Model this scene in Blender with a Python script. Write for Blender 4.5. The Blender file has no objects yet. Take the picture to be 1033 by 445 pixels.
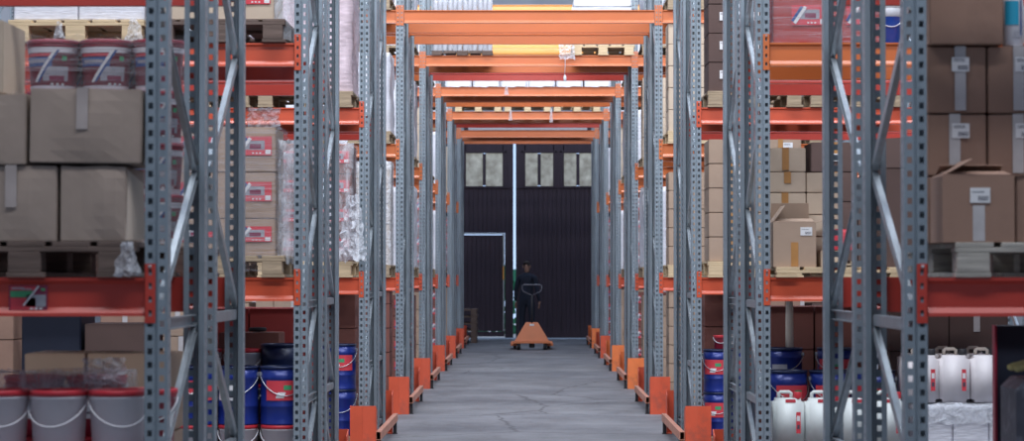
import bpy, bmesh, math, random
from mathutils import Vector, Matrix
random.seed(7)
sc = bpy.context.scene
COL = sc.collection
PI = math.pi
F = 2250.0; CX = -0.036; HZ = 1.5
Y0, DY = 8.17, 5.25
ROWS = 8
ORD = ['nearest', 'second', 'third', 'fourth', 'fifth', 'sixth', 'seventh', 'farthest']
LEVELTXT = ['floor', 'first shelf', 'second shelf', 'third shelf', 'fourth shelf']
def rowY(i): return Y0 + DY*i
def scale(i): return F/rowY(i)
Z1 = [1.5 - 4.0/scale(i) for i in range(ROWS)]
Z3 = [4.33, 4.33, 4.33, 4.335, 4.36, 4.385, 4.385, 4.385]
def levelz(i, l): return (0.0, Z1[i], 2.893, Z3[i], 5.66)[l]

# ------------------------------------------------------------------ materials
def newmat(name):
    m = bpy.data.materials.new(name); m.use_nodes = True
    return m, m.node_tree, m.node_tree.nodes['Principled BSDF']
def inp(b, k, v):
    if k in b.inputs: b.inputs[k].default_value = v
def mat(name, rgb, rough=.6, metal=0.0, var=.12, scale_=8.0, bump=0.0, dirt=None, dirtscale=3.0, dirtamt=.35, stretch=(1,1,1), spec=None, alpha=None, trans=None):
    m, nt, b = newmat(name)
    tc = nt.nodes.new('ShaderNodeTexCoord'); mp = nt.nodes.new('ShaderNodeMapping')
    mp.inputs['Scale'].default_value = stretch
    nt.links.new(tc.outputs['Object'], mp.inputs['Vector'])
    n = nt.nodes.new('ShaderNodeTexNoise'); n.inputs['Scale'].default_value = scale_; n.inputs['Detail'].default_value = 5
    nt.links.new(mp.outputs['Vector'], n.inputs['Vector'])
    r = nt.nodes.new('ShaderNodeValToRGB')
    r.color_ramp.elements[0].position = .3; r.color_ramp.elements[1].position = .7
    r.color_ramp.elements[0].color = (*[max(0, c*(1-var)) for c in rgb], 1)
    r.color_ramp.elements[1].color = (*[min(1, c*(1+var)) for c in rgb], 1)
    nt.links.new(n.outputs['Fac'], r.inputs['Fac'])
    out = r.outputs['Color']
    if dirt:
        n2 = nt.nodes.new('ShaderNodeTexNoise'); n2.inputs['Scale'].default_value = dirtscale; n2.inputs['Detail'].default_value = 8
        n2.inputs['Roughness'].default_value = .7
        nt.links.new(mp.outputs['Vector'], n2.inputs['Vector'])
        r2 = nt.nodes.new('ShaderNodeValToRGB'); r2.color_ramp.elements[0].position = .52; r2.color_ramp.elements[1].position = .72
        r2.color_ramp.elements[0].color = (0,0,0,1); r2.color_ramp.elements[1].color = (dirtamt,)*3+(1,)
        nt.links.new(n2.outputs['Fac'], r2.inputs['Fac'])
        mx = nt.nodes.new('ShaderNodeMix'); mx.data_type = 'RGBA'
        nt.links.new(r2.outputs['Color'], mx.inputs[0]); nt.links.new(out, mx.inputs[6]); mx.inputs[7].default_value = (*dirt, 1)
        out = mx.outputs[2]
    nt.links.new(out, b.inputs['Base Color'])
    inp(b, 'Roughness', rough); inp(b, 'Metallic', metal)
    if spec is not None: inp(b, 'Specular IOR Level', spec)
    if alpha is not None: inp(b, 'Alpha', alpha)
    if trans is not None: inp(b, 'Transmission Weight', trans)
    if bump:
        bp = nt.nodes.new('ShaderNodeBump'); bp.inputs['Strength'].default_value = bump; bp.inputs['Distance'].default_value = .01
        nt.links.new(n.outputs['Fac'], bp.inputs['Height']); nt.links.new(bp.outputs['Normal'], b.inputs['Normal'])
    return m
def film_mat(name, rgb=(.8,.82,.88), amin=.08, amax=.6, sc_=9.0, stretch=(1,1,.5)):
    m, nt, b = newmat(name)
    tc = nt.nodes.new('ShaderNodeTexCoord'); mp = nt.nodes.new('ShaderNodeMapping'); mp.inputs['Scale'].default_value = stretch
    nt.links.new(tc.outputs['Object'], mp.inputs['Vector'])
    n = nt.nodes.new('ShaderNodeTexNoise'); n.inputs['Scale'].default_value = sc_; n.inputs['Detail'].default_value = 8
    n.inputs['Roughness'].default_value = .68; n.inputs['Distortion'].default_value = 1.2
    nt.links.new(mp.outputs['Vector'], n.inputs['Vector'])
    r = nt.nodes.new('ShaderNodeMapRange'); r.inputs['From Min'].default_value = .42; r.inputs['From Max'].default_value = .68
    r.inputs['To Min'].default_value = amin; r.inputs['To Max'].default_value = amax
    nt.links.new(n.outputs['Fac'], r.inputs['Value']); nt.links.new(r.outputs['Result'], b.inputs['Alpha'])
    b.inputs['Base Color'].default_value = (*rgb, 1); inp(b, 'Roughness', .3)
    bp = nt.nodes.new('ShaderNodeBump'); bp.inputs['Strength'].default_value = .8; bp.inputs['Distance'].default_value = .03
    nt.links.new(n.outputs['Fac'], bp.inputs['Height']); nt.links.new(bp.outputs['Normal'], b.inputs['Normal'])
    return m
M = {}
M['steel'] = mat('painted_grey_blue_steel', (.24,.285,.325), .38, .12, .10, 14, dirt=(.06,.075,.09), dirtscale=9, dirtamt=.45, stretch=(1,1,.25))
M['galv'] = mat('galvanised_steel', (.36,.40,.43), .38, .7, .12, 20, stretch=(1,1,.4))
M['red'] = mat('shaded_beam_paint', (.48,.046,.030), .42, 0, .07, 5, dirt=(.30,.03,.03), dirtscale=6, dirtamt=.3, stretch=(.4,1,1))  # beam paint in shade, the shade put into the colour
M['vermilion'] = mat('half_lit_beam_paint', (.60,.085,.033), .40, 0, .07, 5, dirt=(.40,.07,.04), dirtscale=6, dirtamt=.3, stretch=(.4,1,1))  # same beam paint, toned for half shade
M['orange'] = mat('lit_beam_paint', (.56,.135,.032), .40, 0, .07, 5, dirt=(.55,.12,.05), dirtscale=6, dirtamt=.3, stretch=(.4,1,1))  # same beam paint, toned for where it is lit
M['guard'] = mat('worn_guard_paint', (.66,.095,.04), .5, 0, .10, 6, dirt=(.16,.07,.06), dirtscale=5, dirtamt=.6, stretch=(1,1,.8))
M['guardfar'] = mat('orange_guard_paint', (.86,.21,.06), .5, 0, .10, 6, dirt=(.25,.09,.06), dirtscale=5, dirtamt=.5)
M['rail'] = mat('scuffed_rail_paint', (.56,.25,.17), .55, 0, .12, 8, dirt=(.2,.13,.11), dirtscale=6, dirtamt=.6)
M['bolt'] = mat('bolt_steel', (.5,.52,.54), .3, .8)
M['card'] = mat('tan_cardboard', (.38,.27,.20), .85, 0, .07, 5, bump=.08, dirt=(.28,.19,.14), dirtscale=3, dirtamt=.35)
M['cardlight'] = mat('light_cardboard', (.54,.43,.33), .85, 0, .06, 5, bump=.06, dirt=(.42,.32,.25), dirtscale=3, dirtamt=.3)
M['cardgrey'] = mat('greyish_cardboard', (.34,.265,.22), .85, 0, .07, 5, bump=.12, dirt=(.25,.19,.16), dirtscale=3, dirtamt=.35)
M['tapeclear'] = mat('aged_clear_tape', (.42,.36,.34), .25, 0, .1, 9)
M['cardbrown'] = mat('brown_cardboard', (.31,.185,.135), .85, 0, .07, 5, bump=.06, dirt=(.18,.11,.08), dirtscale=3, dirtamt=.35)
M['cardcrimson'] = mat('crimson_cardboard', (.36,.05,.045), .8, 0, .06, 5)
M['carddark'] = mat('dark_brown_cardboard', (.10,.06,.052), .85, 0, .08, 5)
M['cardred'] = mat('red_brown_cardboard', (.19,.07,.055), .85, 0, .08, 5)
M['cardin'] = mat('carton_inside', (.60,.50,.42), .85, 0, .05, 5)
M['tape'] = mat('clear_packing_tape', (.50,.47,.47), .25, 0, .12, 12)
M['tapeb'] = mat('brown_packing_tape', (.42,.21,.075), .3, 0, .1, 12)
M['paper'] = mat('white_paper', (.72,.71,.72), .7, 0, .03, 5)
M['ink'] = mat('black_ink', (.06,.06,.09), .6, 0, .03)
M['wood'] = mat('pallet_wood', (.36,.27,.18), .85, 0, .22, 6, bump=.3, dirt=(.15,.11,.08), dirtscale=4, dirtamt=.6, stretch=(1,6,8))
M['woodlight'] = mat('fresh_pallet_wood', (.60,.45,.28), .8, 0, .15, 6, bump=.2, stretch=(1,6,8))
M['wooddark'] = mat('weathered_pallet_wood', (.13,.09,.075), .9, 0, .25, 6, bump=.3, stretch=(1,6,8))
M['woodgrey'] = mat('grey_pallet_wood', (.38,.35,.31), .9, 0, .22, 6, bump=.3, dirt=(.12,.10,.09), dirtscale=5, dirtamt=.6, stretch=(1,6,8))
M['white'] = mat('white_plastic', (.62,.62,.66), .45, 0, .04, 5)
M['bucketwhite'] = mat('greyish_white_bucket_plastic', (.68,.66,.70), .42, 0, .05, 5)
M['lidred'] = mat('red_lid_plastic', (.52,.03,.045), .35, 0, .06, 5)
M['bucketred'] = mat('crimson_bucket_plastic', (.36,.022,.05), .35, 0, .08, 5)
M['navy'] = mat('navy_blue_steel', (.012,.028,.20), .28, .15, .12, 5)
M['navydark'] = mat('dark_navy_steel', (.008,.016,.06), .35, .1, .12, 5)
M['blue'] = mat('bright_blue_plastic', (.02,.11,.62), .3, 0, .06, 5)
M['bluelab'] = mat('blue_print', (.03,.08,.26), .5, 0, .05, 5)
M['cyan'] = mat('cyan_print', (.02,.36,.55), .5, 0, .05, 5)
M['green'] = mat('green_print', (.06,.32,.14), .5, 0, .05, 5)
M['greylab'] = mat('grey_print', (.33,.33,.37), .5, 0, .15, 30)
M['redlab'] = mat('red_print', (.62,.05,.07), .5, 0, .05, 5)
M['darklab'] = mat('maroon_print', (.20,.02,.06), .5, 0, .05, 5)
M['jerry'] = mat('translucent_canister_plastic', (.66,.70,.69), .4, 0, .05, 6)
M['jerryw'] = mat('white_canister_plastic', (.70,.66,.68), .4, 0, .04, 6)
M['wrapw'] = mat('white_wrapped_stack', (.66,.66,.72), .35, 0, .10, 14, bump=.5, stretch=(1,1,5))
M['wrappink'] = mat('pink_wrapped_stack', (.55,.44,.48), .35, 0, .25, 8, bump=.5, stretch=(1,1,4))
M['sack'] = mat('white_sack_fabric', (.68,.69,.74), .7, 0, .08, 9, bump=.4)
M['film'] = film_mat('clear_stretch_film', (.78,.80,.86), .10, .55)
M['filmdense'] = film_mat('bunched_stretch_film', (.80,.82,.88), .30, .95, 16, (1,1,1))
M['filmlines'] = film_mat('tight_stretch_film', (.70,.68,.74), .03, .45, 7, (.3,1,14))
M['black'] = mat('black_rubber', (.02,.02,.025), .6, 0, .1, 5)
M['darkmetal'] = mat('charcoal_machine_housing', (.10,.10,.125), .5, .2, .2, 10, dirt=(.45,.46,.5), dirtscale=16, dirtamt=.5)
M['cabinet'] = mat('dark_navy_cabinet', (.010,.014,.032), .6, 0, .1, 5)
M['glove'] = mat('yellow_leather', (.62,.52,.22), .8, 0, .12, 30)
M['jack'] = mat('orange_truck_paint', (.72,.22,.09), .5, 0, .05, 5)
M['clothes'] = mat('dark_navy_workwear', (.008,.012,.026), .9, 0, .2, 8)
M['skin'] = mat('skin', (.20,.11,.08), .6, 0, .05, 5)
M['hair'] = mat('dark_hair', (.02,.015,.015), .7, 0, .1, 30)
M['doorwood'] = mat('dark_stained_door_wood', (.034,.022,.034), .8, 0, .18, 4, dirt=(.035,.02,.025), dirtscale=5, dirtamt=.4, stretch=(5,1,.3))
M['wall'] = mat('grey_plaster_wall', (.30,.31,.34), .9, 0, .08, 2)
M['roof'] = mat('corrugated_roof_steel', (.40,.42,.46), .6, .2, .05, 2)
M['yellow'] = mat('bright_lit_yellow', (.72,.30,.05), .45, 0, .05, 5)  # strong light on the top beams, put into the colour as yellow
M['tube'] = mat('cream_paper_tube', (.60,.52,.45), .8, 0, .05, 5)
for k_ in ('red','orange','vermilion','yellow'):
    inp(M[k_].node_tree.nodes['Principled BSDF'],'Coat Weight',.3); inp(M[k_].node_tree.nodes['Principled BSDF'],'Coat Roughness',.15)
def glass_mat():
    m, nt, b = newmat('frosted_dirty_glass')
    tc = nt.nodes.new('ShaderNodeTexCoord'); n = nt.nodes.new('ShaderNodeTexNoise'); n.inputs['Scale'].default_value = 5; n.inputs['Detail'].default_value = 8
    nt.links.new(tc.outputs['Object'], n.inputs['Vector'])
    r = nt.nodes.new('ShaderNodeValToRGB'); r.color_ramp.elements[0].position=.3; r.color_ramp.elements[1].position=.75
    r.color_ramp.elements[0].color=(.15,.145,.125,1); r.color_ramp.elements[1].color=(.36,.37,.34,1)
    nt.links.new(n.outputs['Fac'], r.inputs['Fac'])
    nt.links.new(r.outputs['Color'], b.inputs['Base Color']); inp(b,'Roughness',.5)
    nt.links.new(r.outputs['Color'], b.inputs['Emission Color']); inp(b,'Emission Strength',.55)  # emission stands for daylight coming through the frosted panes
    return m
M['glass'] = glass_mat()
def floor_mat():
    m, nt, b = newmat('worn_concrete')
    tc = nt.nodes.new('ShaderNodeTexCoord')
    def noise(s, d, rgh=.6, st=(1,1,1)):
        mp = nt.nodes.new('ShaderNodeMapping'); mp.inputs['Scale'].default_value = st
        nt.links.new(tc.outputs['Object'], mp.inputs['Vector'])
        n = nt.nodes.new('ShaderNodeTexNoise'); n.inputs['Scale'].default_value=s; n.inputs['Detail'].default_value=d; n.inputs['Roughness'].default_value=rgh
        nt.links.new(mp.outputs['Vector'], n.inputs['Vector']); return n
    def ramp(src, p0, c0, p1, c1):
        r = nt.nodes.new('ShaderNodeValToRGB'); r.color_ramp.elements[0].position=p0; r.color_ramp.elements[1].position=p1
        r.color_ramp.elements[0].color=(*c0,1); r.color_ramp.elements[1].color=(*c1,1); nt.links.new(src, r.inputs['Fac']); return r.outputs['Color']
    def mix(f, a, b_, mode='MIX'):
        x = nt.nodes.new('ShaderNodeMix'); x.data_type='RGBA'; x.blend_type=mode
        if isinstance(f, float): x.inputs[0].default_value=f
        else: nt.links.new(f, x.inputs[0])
        nt.links.new(a, x.inputs[6])
        if isinstance(b_, tuple): x.inputs[7].default_value=(*b_,1)
        else: nt.links.new(b_, x.inputs[7])
        return x.outputs[2]
    c = ramp(noise(.9, 8, .65).outputs['Fac'], .3, (.10,.10,.11), .7, (.235,.237,.25))
    f = ramp(noise(2.2, 10, .75, (1,.5,1)).outputs['Fac'], .52, (0,0,0), .70, (.75,)*3)
    c = mix(f, c, (.095,.09,.092))
    f = ramp(noise(14, 6, .7).outputs['Fac'], .60, (0,0,0), .70, (.5,)*3)
    c = mix(f, c, (.32,.32,.34))
    v = nt.nodes.new('ShaderNodeTexVoronoi'); v.feature='DISTANCE_TO_EDGE'; v.inputs['Scale'].default_value=.55
    nw = noise(3, 5); mv = nt.nodes.new('ShaderNodeMix'); mv.data_type='RGBA'; mv.inputs[0].default_value=.18
    nt.links.new(tc.outputs['Object'], mv.inputs[6]); nt.links.new(nw.outputs['Color'], mv.inputs[7])
    nt.links.new(mv.outputs[2], v.inputs['Vector'])
    f = ramp(v.outputs['Distance'], 0.0, (.8,)*3, .012, (0,0,0))
    c = mix(f, c, (.05,.048,.05))
    nt.links.new(c, b.inputs['Base Color']); inp(b,'Roughness',.62)
    bp = nt.nodes.new('ShaderNodeBump'); bp.inputs['Strength'].default_value=.25; bp.inputs['Distance'].default_value=.01
    nt.links.new(noise(30,6).outputs['Fac'], bp.inputs['Height']); nt.links.new(bp.outputs['Normal'], b.inputs['Normal'])
    return m
M['floor'] = floor_mat()

# ------------------------------------------------------------------ mesh helpers
class MB:
    def __init__(s): s.v=[]; s.f=[]; s.m=[]; s.mats=[]; s.cur=0; s.sm=[]
    def use(s, name):
        if name not in s.mats: s.mats.append(name)
        s.cur = s.mats.index(name); return s
    def face(s, idx, smooth=False): s.f.append(idx); s.m.append(s.cur); s.sm.append(smooth)
    def add(s, vs, fs, smooth=False):
        o=len(s.v); s.v += [tuple(v) for v in vs]
        for f in fs: s.face(tuple(i+o for i in f), smooth)
    def box(s, x0,y0,z0,x1,y1,z1, c=0.0):
        if c<=0:
            s.add([(x0,y0,z0),(x1,y0,z0),(x1,y1,z0),(x0,y1,z0),(x0,y0,z1),(x1,y0,z1),(x1,y1,z1),(x0,y1,z1)],
              [(0,3,2,1),(4,5,6,7),(0,1,5,4),(1,2,6,5),(2,3,7,6),(3,0,4,7)])
        else:
            # chamfered box
            V=[];F_=[]
            xs=(x0,x1); ys=(y0,y1); zs=(z0,z1)
            idx={}
            for i in (0,1):
                for j in (0,1):
                    for k in (0,1):
                        sx=1 if i==0 else -1; sy=1 if j==0 else -1; sz=1 if k==0 else -1
                        for a in range(3):
                            p=[xs[i],ys[j],zs[k]]
                            q=[sx*c,sy*c,sz*c]
                            for b in range(3):
                                if b!=a: p[b]+=q[b]
                            idx[(i,j,k,a)]=len(V); V.append(p)
            I=idx
            for a in range(3):
                o=[b for b in range(3) if b!=a]
                for sgn in (0,1):
                    loop=[]
                    for (u,w) in ((0,0),(1,0),(1,1),(0,1)):
                        t=[0,0,0]; t[a]=sgn; t[o[0]]=u; t[o[1]]=w
                        loop.append(I[(*t,a)])
                    F_.append(tuple(loop))
            for a in range(3):      # edges along axis a
                o=[b for b in range(3) if b!=a]
                for u in (0,1):
                    for w in (0,1):
                        t0=[0,0,0]; t0[o[0]]=u; t0[o[1]]=w; t1=list(t0); t1[a]=1
                        F_.append((I[(*t0,o[0])],I[(*t1,o[0])],I[(*t1,o[1])],I[(*t0,o[1])]))
            for i in (0,1):
                for j in (0,1):
                    for k in (0,1): F_.append((I[(i,j,k,0)],I[(i,j,k,1)],I[(i,j,k,2)]))
            s.add(V,F_)
        return s
    def bar(s, p, q, w, t, up=(0,0,1)):
        p=Vector(p); q=Vector(q); d=(q-p).normalized(); u=Vector(up); a=d.cross(u)
        if a.length<1e-4: a=d.cross(Vector((1,0,0)))
        a.normalize(); b=a.cross(d).normalized(); a*=w/2; b*=t/2
        s.add([p-a-b,p+a-b,p+a+b,p-a+b,q-a-b,q+a-b,q+a+b,q-a+b],[(0,3,2,1),(4,5,6,7),(0,1,5,4),(1,2,6,5),(2,3,7,6),(3,0,4,7)])
        return s
    def tube(s, pts, r, n=8):
        rings=[]; o=len(s.v); pts=[Vector(p) for p in pts]
        for i,p in enumerate(pts):
            d=(pts[min(i+1,len(pts)-1)]-pts[max(i-1,0)]).normalized()
            a=d.orthogonal().normalized() if i==0 else (a-d*a.dot(d)).normalized()
            b=d.cross(a)
            for k in range(n):
                t=2*PI*k/n; s.v.append(tuple(p+(a*math.cos(t)+b*math.sin(t))*r))
        for i in range(len(pts)-1):
            for k in range(n):
                s.face((o+i*n+k,o+i*n+(k+1)%n,o+(i+1)*n+(k+1)%n,o+(i+1)*n+k),True)
        s.face(tuple(o+k for k in reversed(range(n)))); s.face(tuple(o+(len(pts)-1)*n+k for k in range(n)))
        return s
    def lathe(s, prof, n=28, cx=0, cy=0, smooth=True):
        o=len(s.v)
        for (r,z) in prof:
            for k in range(n):
                t=2*PI*k/n; s.v.append((cx+r*math.cos(t),cy+r*math.sin(t),z))
        for i in range(len(prof)-1):
            for k in range(n):
                s.face((o+i*n+k,o+i*n+(k+1)%n,o+(i+1)*n+(k+1)%n,o+(i+1)*n+k),smooth)
        s.face(tuple(o+k for k in reversed(range(n)))); s.face(tuple(o+(len(prof)-1)*n+k for k in range(n)))
        return s
    def patch(s, r0, r1, z0, z1, H, u0, u1, v0, v1, skew=0.0, off=.0012, n=6, span=1.0):
        """label patch on a cone (r0 at z0 .. r1 at z1, height fractions), facing -y; u in -1..1 over +-span rad"""
        n=max(n,int(14*abs(u1-u0))+3); off+=.0008
        V=[]; nv=8 if skew else 1
        for j in range(nv+1):
            v=v0+(v1-v0)*j/nv; z=z0+(z1-z0)*v; r=r0+(r1-r0)*v+off
            for i in range(n+1):
                u=u0+(u1-u0)*i/n + skew*j/nv; t=-PI/2+u*span
                V.append((r*math.cos(t),r*math.sin(t),z))
        k=n+1
        s.add(V,[(j*k+i,j*k+i+1,(j+1)*k+i+1,(j+1)*k+i) for j in range(nv) for i in range(n)],True)
        return s
    def mesh(s, name, default=None):
        me=bpy.data.meshes.new(name); me.from_pydata(s.v,[],s.f); 
        if not s.mats: s.mats=[default]
        for m in s.mats: me.materials.append(M[m or default])
        me.polygons.foreach_set('material_index', s.m); me.polygons.foreach_set('use_smooth', s.sm)
        me.update(); return me
    def build(s, name, material=None, parent=None, loc=(0,0,0), rz=0, recalc=True):
        if material and not s.mats: s.mats=[material]
        me=s.mesh(name)
        if recalc:
            bm=bmesh.new(); bm.from_mesh(me); bmesh.ops.recalc_face_normals(bm,faces=bm.faces); bm.to_mesh(me); bm.free()
        return link(name, me, parent, loc, rz)
def link(name, me, parent=None, loc=(0,0,0), rz=0):
    o=bpy.data.objects.new(name, me); COL.objects.link(o); o.location=loc; o.rotation_euler=(0,0,rz)
    if parent: o.parent=parent
    return o
def empty(name, loc=(0,0,0), rz=0):
    o=bpy.data.objects.new(name,None); COL.objects.link(o); o.location=loc; o.rotation_euler=(0,0,rz); o.empty_display_size=.1
    return o
LABELS={}
def tag(o, label, cat, group=None):
    n=len(label.split()); assert 4<=n<=16, (n,label)
    if label in LABELS and not group: print('DUP', label)
    LABELS[label]=LABELS.get(label,0)+1
    o['label']=label; o['category']=cat; o['kind']='thing'
    if group: o['group']=group
    return o
KIDS={}
def copy_tree(o, loc, rz=0, parent=None):
    c=o.copy(); COL.objects.link(c)
    for k in ('label','category','group'):
        if parent is None and k in c: del c[k]
    if parent is None: c.location=loc; c.rotation_euler=(0,0,rz)
    else: c.parent=parent
    for ch in list(o.children): copy_tree(ch, None, 0, c)
    return c
PROTO={}
def place(key, make, loc, rz=0):
    """first call builds the thing, later calls copy it with its parts"""
    if key not in PROTO:
        o=make(); o.location=loc; o.rotation_euler=(0,0,rz); PROTO[key]=o; return o
    return copy_tree(PROTO[key], loc, rz)
def struct(o): o['kind']='structure'; return o
def X(px, Y): return CX+(px-530.5)*Y/F
def Z(py, Y): return HZ-(py-276)*Y/F

# ------------------------------------------------------------------ building shell
s=MB(); s.box(-9,-2,-.2,9,52.2,0); struct(s.build('floor','floor'))
DYF=51.1
s=MB(); s.box(-9,DYF,4.95,9,DYF+.3,9.2); s.box(-9,DYF,0,-3.0,DYF+.3,4.95); s.box(3.6,DYF,0,9,DYF+.3,4.95)
struct(s.build('wall_back','wall'))
s=MB(); s.box(-9.3,-2,0,-9,52.2,9.2); struct(s.build('wall_left','wall'))
s=MB(); s.box(9,-2,0,9.3,52.2,9.2); struct(s.build('wall_right','wall'))
s=MB(); s.box(-9.3,-2.3,0,9.3,-2,9.2); struct(s.build('wall_front','wall'))  # unseen wall added behind the camera to keep sky light off near rows
# unseen roof, openings shaped to let sky light into the aisles between rack rows
s=MB()
y=-2.0
def rooftop(y0,y1):
    n=max(1,int((y1-y0)/.3)); 
    s.box(-9,y0,9.2,9,y1,9.26)
    for k in range(n+1): s.box(-9,y0+(y1-y0)*k/(n+1),9.14,9,y0+(y1-y0)*k/(n+1)+.08,9.2)
rooftop(-2,5.6)
openings=[(5.6,7.9)]+[(rowY(i)+1.9,rowY(i+1)+.25) for i in range(ROWS-1)]+[(rowY(7)+2.2,51.0)]
for a,b in zip(openings[:-1],openings[1:]): rooftop(a[1],b[0])
rooftop(51.0,51.4)
ceil=struct(s.build('ceiling','roof'))

def door_leaf(name, x0, x1, wins, wicket=None):
    root=empty(name,(x0,DYF,0)); root['kind']='structure'
    w=x1-x0; H=4.9
    s=MB()
    zb, zt = Z(190,DYF), Z(152,DYF)
    # tongue and groove boards
    pitch=.105; k=0; x=0
    while x<w-.001:
        xa=min(x+pitch-.008,w)
        zlo=.03; 
        if wicket and x>wicket[0]-.06 and xa<wicket[1]+.06: zlo=wicket[2]+.02
        s.box(x,.02,zlo,xa,.06,zb)
        x+=pitch
    s.box(0,.05,.03,w,.07,zb) if not wicket else (s.box(0,.05,wicket[2]+.02,w,.07,zb), s.box(wicket[1]+.03,.05,.03,w,.07,wicket[2]+.02), s.box(0,.05,.03,wicket[0]-.03,.07,wicket[2]+.02))
    s.box(0,.0,H-.35,w,.08,H); s.box(0,0,zt+.13,w,.08,H-.3)
    s.build('boarding','doorwood',root)
    f=MB()
    cuts=[0]+[c for wn in wins for c in (wn[0]-x0,wn[1]-x0)]+[w]
    for a,b in zip(cuts[::2],cuts[1::2]):
        f.box(a,.0,zb,b,.09,zt+.13)
    for (a,b) in wins:
        f.box(a-x0-.02,.0,zb,b-x0+.02,.09,Z(186,DYF)-.04); f.box(a-x0-.02,0,Z(156,DYF)+.04,b-x0+.02,.09,zt+.13)
        m=(a+b)/2-x0; f.box(m-.035,-.01,Z(187,DYF),m+.035,.08,Z(155,DYF))
        f.box(a-x0-.02,-.02,Z(187,DYF)-.06,b-x0+.02,.0,Z(187,DYF)-.02)
        for (u,v) in ((a-x0-.09,a-x0-.05),(b-x0+.05,b-x0+.09)): f.box(u,-.02,Z(187,DYF)-.06,v,0,Z(155,DYF)+.06)
        f.box(a-x0-.09,-.02,Z(155,DYF)+.03,b-x0+.09,0,Z(155,DYF)+.07)
    f.build('window_rail','doorwood',root)
    for (a,b) in wins:
        m=(a+b)/2-x0
        for (u,v) in ((a-x0,m-.035),(m+.035,b-x0)):
            g=MB(); g.box(u,.04,Z(186,DYF)-.08,v,.05,Z(156,DYF)+.08); g.build('window_pane','glass',root)
    return root
LX0,LX1=-2.6,X(517.7,DYF); RX0,RX1=X(520.4,DYF),3.4
wk=(X(467,DYF)-LX0, X(508,DYF)-LX0, Z(236,DYF))
door_leaf('door_1',LX0,LX1,[(X(470,DYF),X(507,DYF))],wk)
door_leaf('door_2',RX0,RX1,[(X(530,DYF),X(558,DYF)),(X(569,DYF),X(597,DYF))])
root=empty('door_3',(LX0+wk[0],DYF,0)); root['kind']='structure'
ww=wk[1]-wk[0]
s=MB(); x=0
while x<ww-.03:
    s.box(x,.01,.18,min(x+.095,ww-.03),.045,wk[2]-.03); x+=.105
s.box(0,.04,.18,ww-.03,.06,wk[2]-.03); s.build('door_panel','doorwood',root)
s=MB(); s.box(.02,-.015,wk[2]-.012,ww+.01,.03,wk[2]+.014); s.box(ww-.012,-.015,.18,ww+.012,.03,wk[2]-.012)
s.build('light_leak_strips','galv',root)  # pale strips stand for daylight leaking past the wicket's top and right edges
s=MB(); s.box(-.02,-.01,.06,ww+.02,.03,.17); s.box(-.03,-.012,.17,-.005,.03,wk[2]); s.box(ww-.03,.03,.17,ww+.02,.07,wk[2]); s.build('threshold','doorwood',root)
s=MB(); s.box(ww-.02,-.04,1.36,ww+.012,-.015,1.66,.004); s.build('outdoor_glimpse','yellow',root)  # orange-yellow strip stands for the outdoors glimpsed past the wicket edge
# frame jambs between the doors and the masonry
s=MB(); s.box(-3.0,DYF,0,-2.6,DYF+.3,4.95); s.box(3.4,DYF,0,3.6,DYF+.3,4.95); s.box(-2.6,DYF+.0,4.9,3.4,DYF+.3,4.95); struct(s.build('trim_1','doorwood'))
# outside ground and greenery seen through the door gap
s=MB(); s.box(-6,52.2,-.25,6,70,-.02); g=s.build('outdoor_ground','cardin'); struct(g)
rh=random.Random(5); s=MB()
for k in range(900):
    x=rh.uniform(-2,2); yy=rh.uniform(56,56.8); zz=rh.uniform(0,1.75)*rh.uniform(.8,1); a_=rh.uniform(0,6); c_=math.cos(a_)*.09; d_=math.sin(a_)*.09
    s.add([(x-c_,yy,zz-d_),(x+d_,yy+.04,zz-c_),(x+c_,yy,zz+d_),(x-d_,yy-.04,zz+c_)],[(0,1,2,3)])
hedge=s.build('hedge','green',recalc=False)
hedge['label']='green hedge outside, glimpsed through the gap between far doors'; hedge['category']='hedge'; hedge['kind']='thing'

# ------------------------------------------------------------------ racking
UH=7.0; PITCH=.05
UP_POLY=[(-.022,.068),(-.044,.068),(-.044,.046),(-.044,.032),(-.044,.001),(-.0425,0),(-.034,0),(-.0145,0),(-.008,0),(-.005,.006),
         (.005,.006),(.008,0),(.0145,0),(.034,0),(.0425,0),(.044,.001),(.044,.032),(.044,.046),(.044,.068),(.022,.068)]
UP_POLY=[(x*.91,y) for x,y in UP_POLY]
FRONT_H={6,12}; SIDE_H={2,16}
def upright_mesh():
    vs=[]; cuts=[0.0]
    nz=int(UH/PITCH)
    for k in range(nz):
        b=k*PITCH
        cuts+= [b+.004,b+.027,b+.030,b+.048]   # front slot .006-.027, side slot .031-.047
    cuts.append(UH)
    v=[(x,y,z) for z in cuts for (x,y) in UP_POLY]; n=len(UP_POLY); f=[]
    for j in range(len(cuts)-1):
        kind=(j-1)%4 if 0<j<len(cuts)-1 else -1
        for i in range(n-1):
            if kind==0 and i in FRONT_H: continue
            if kind==2 and i in SIDE_H: continue
            a=j*n+i; f.append((a,a+1,a+n+1,a+n))
    me=bpy.data.meshes.new('upright'); me.from_pydata(v,[],f); me.update()
    bm=bmesh.new(); bm.from_mesh(me)
    bmesh.ops.solidify(bm, geom=bm.faces[:], thickness=-.0025)
    bmesh.ops.recalc_face_normals(bm,faces=bm.faces)
    bm.to_mesh(me); bm.free(); me.materials.append(M['steel']); return me
UPM=upright_mesh()
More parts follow.
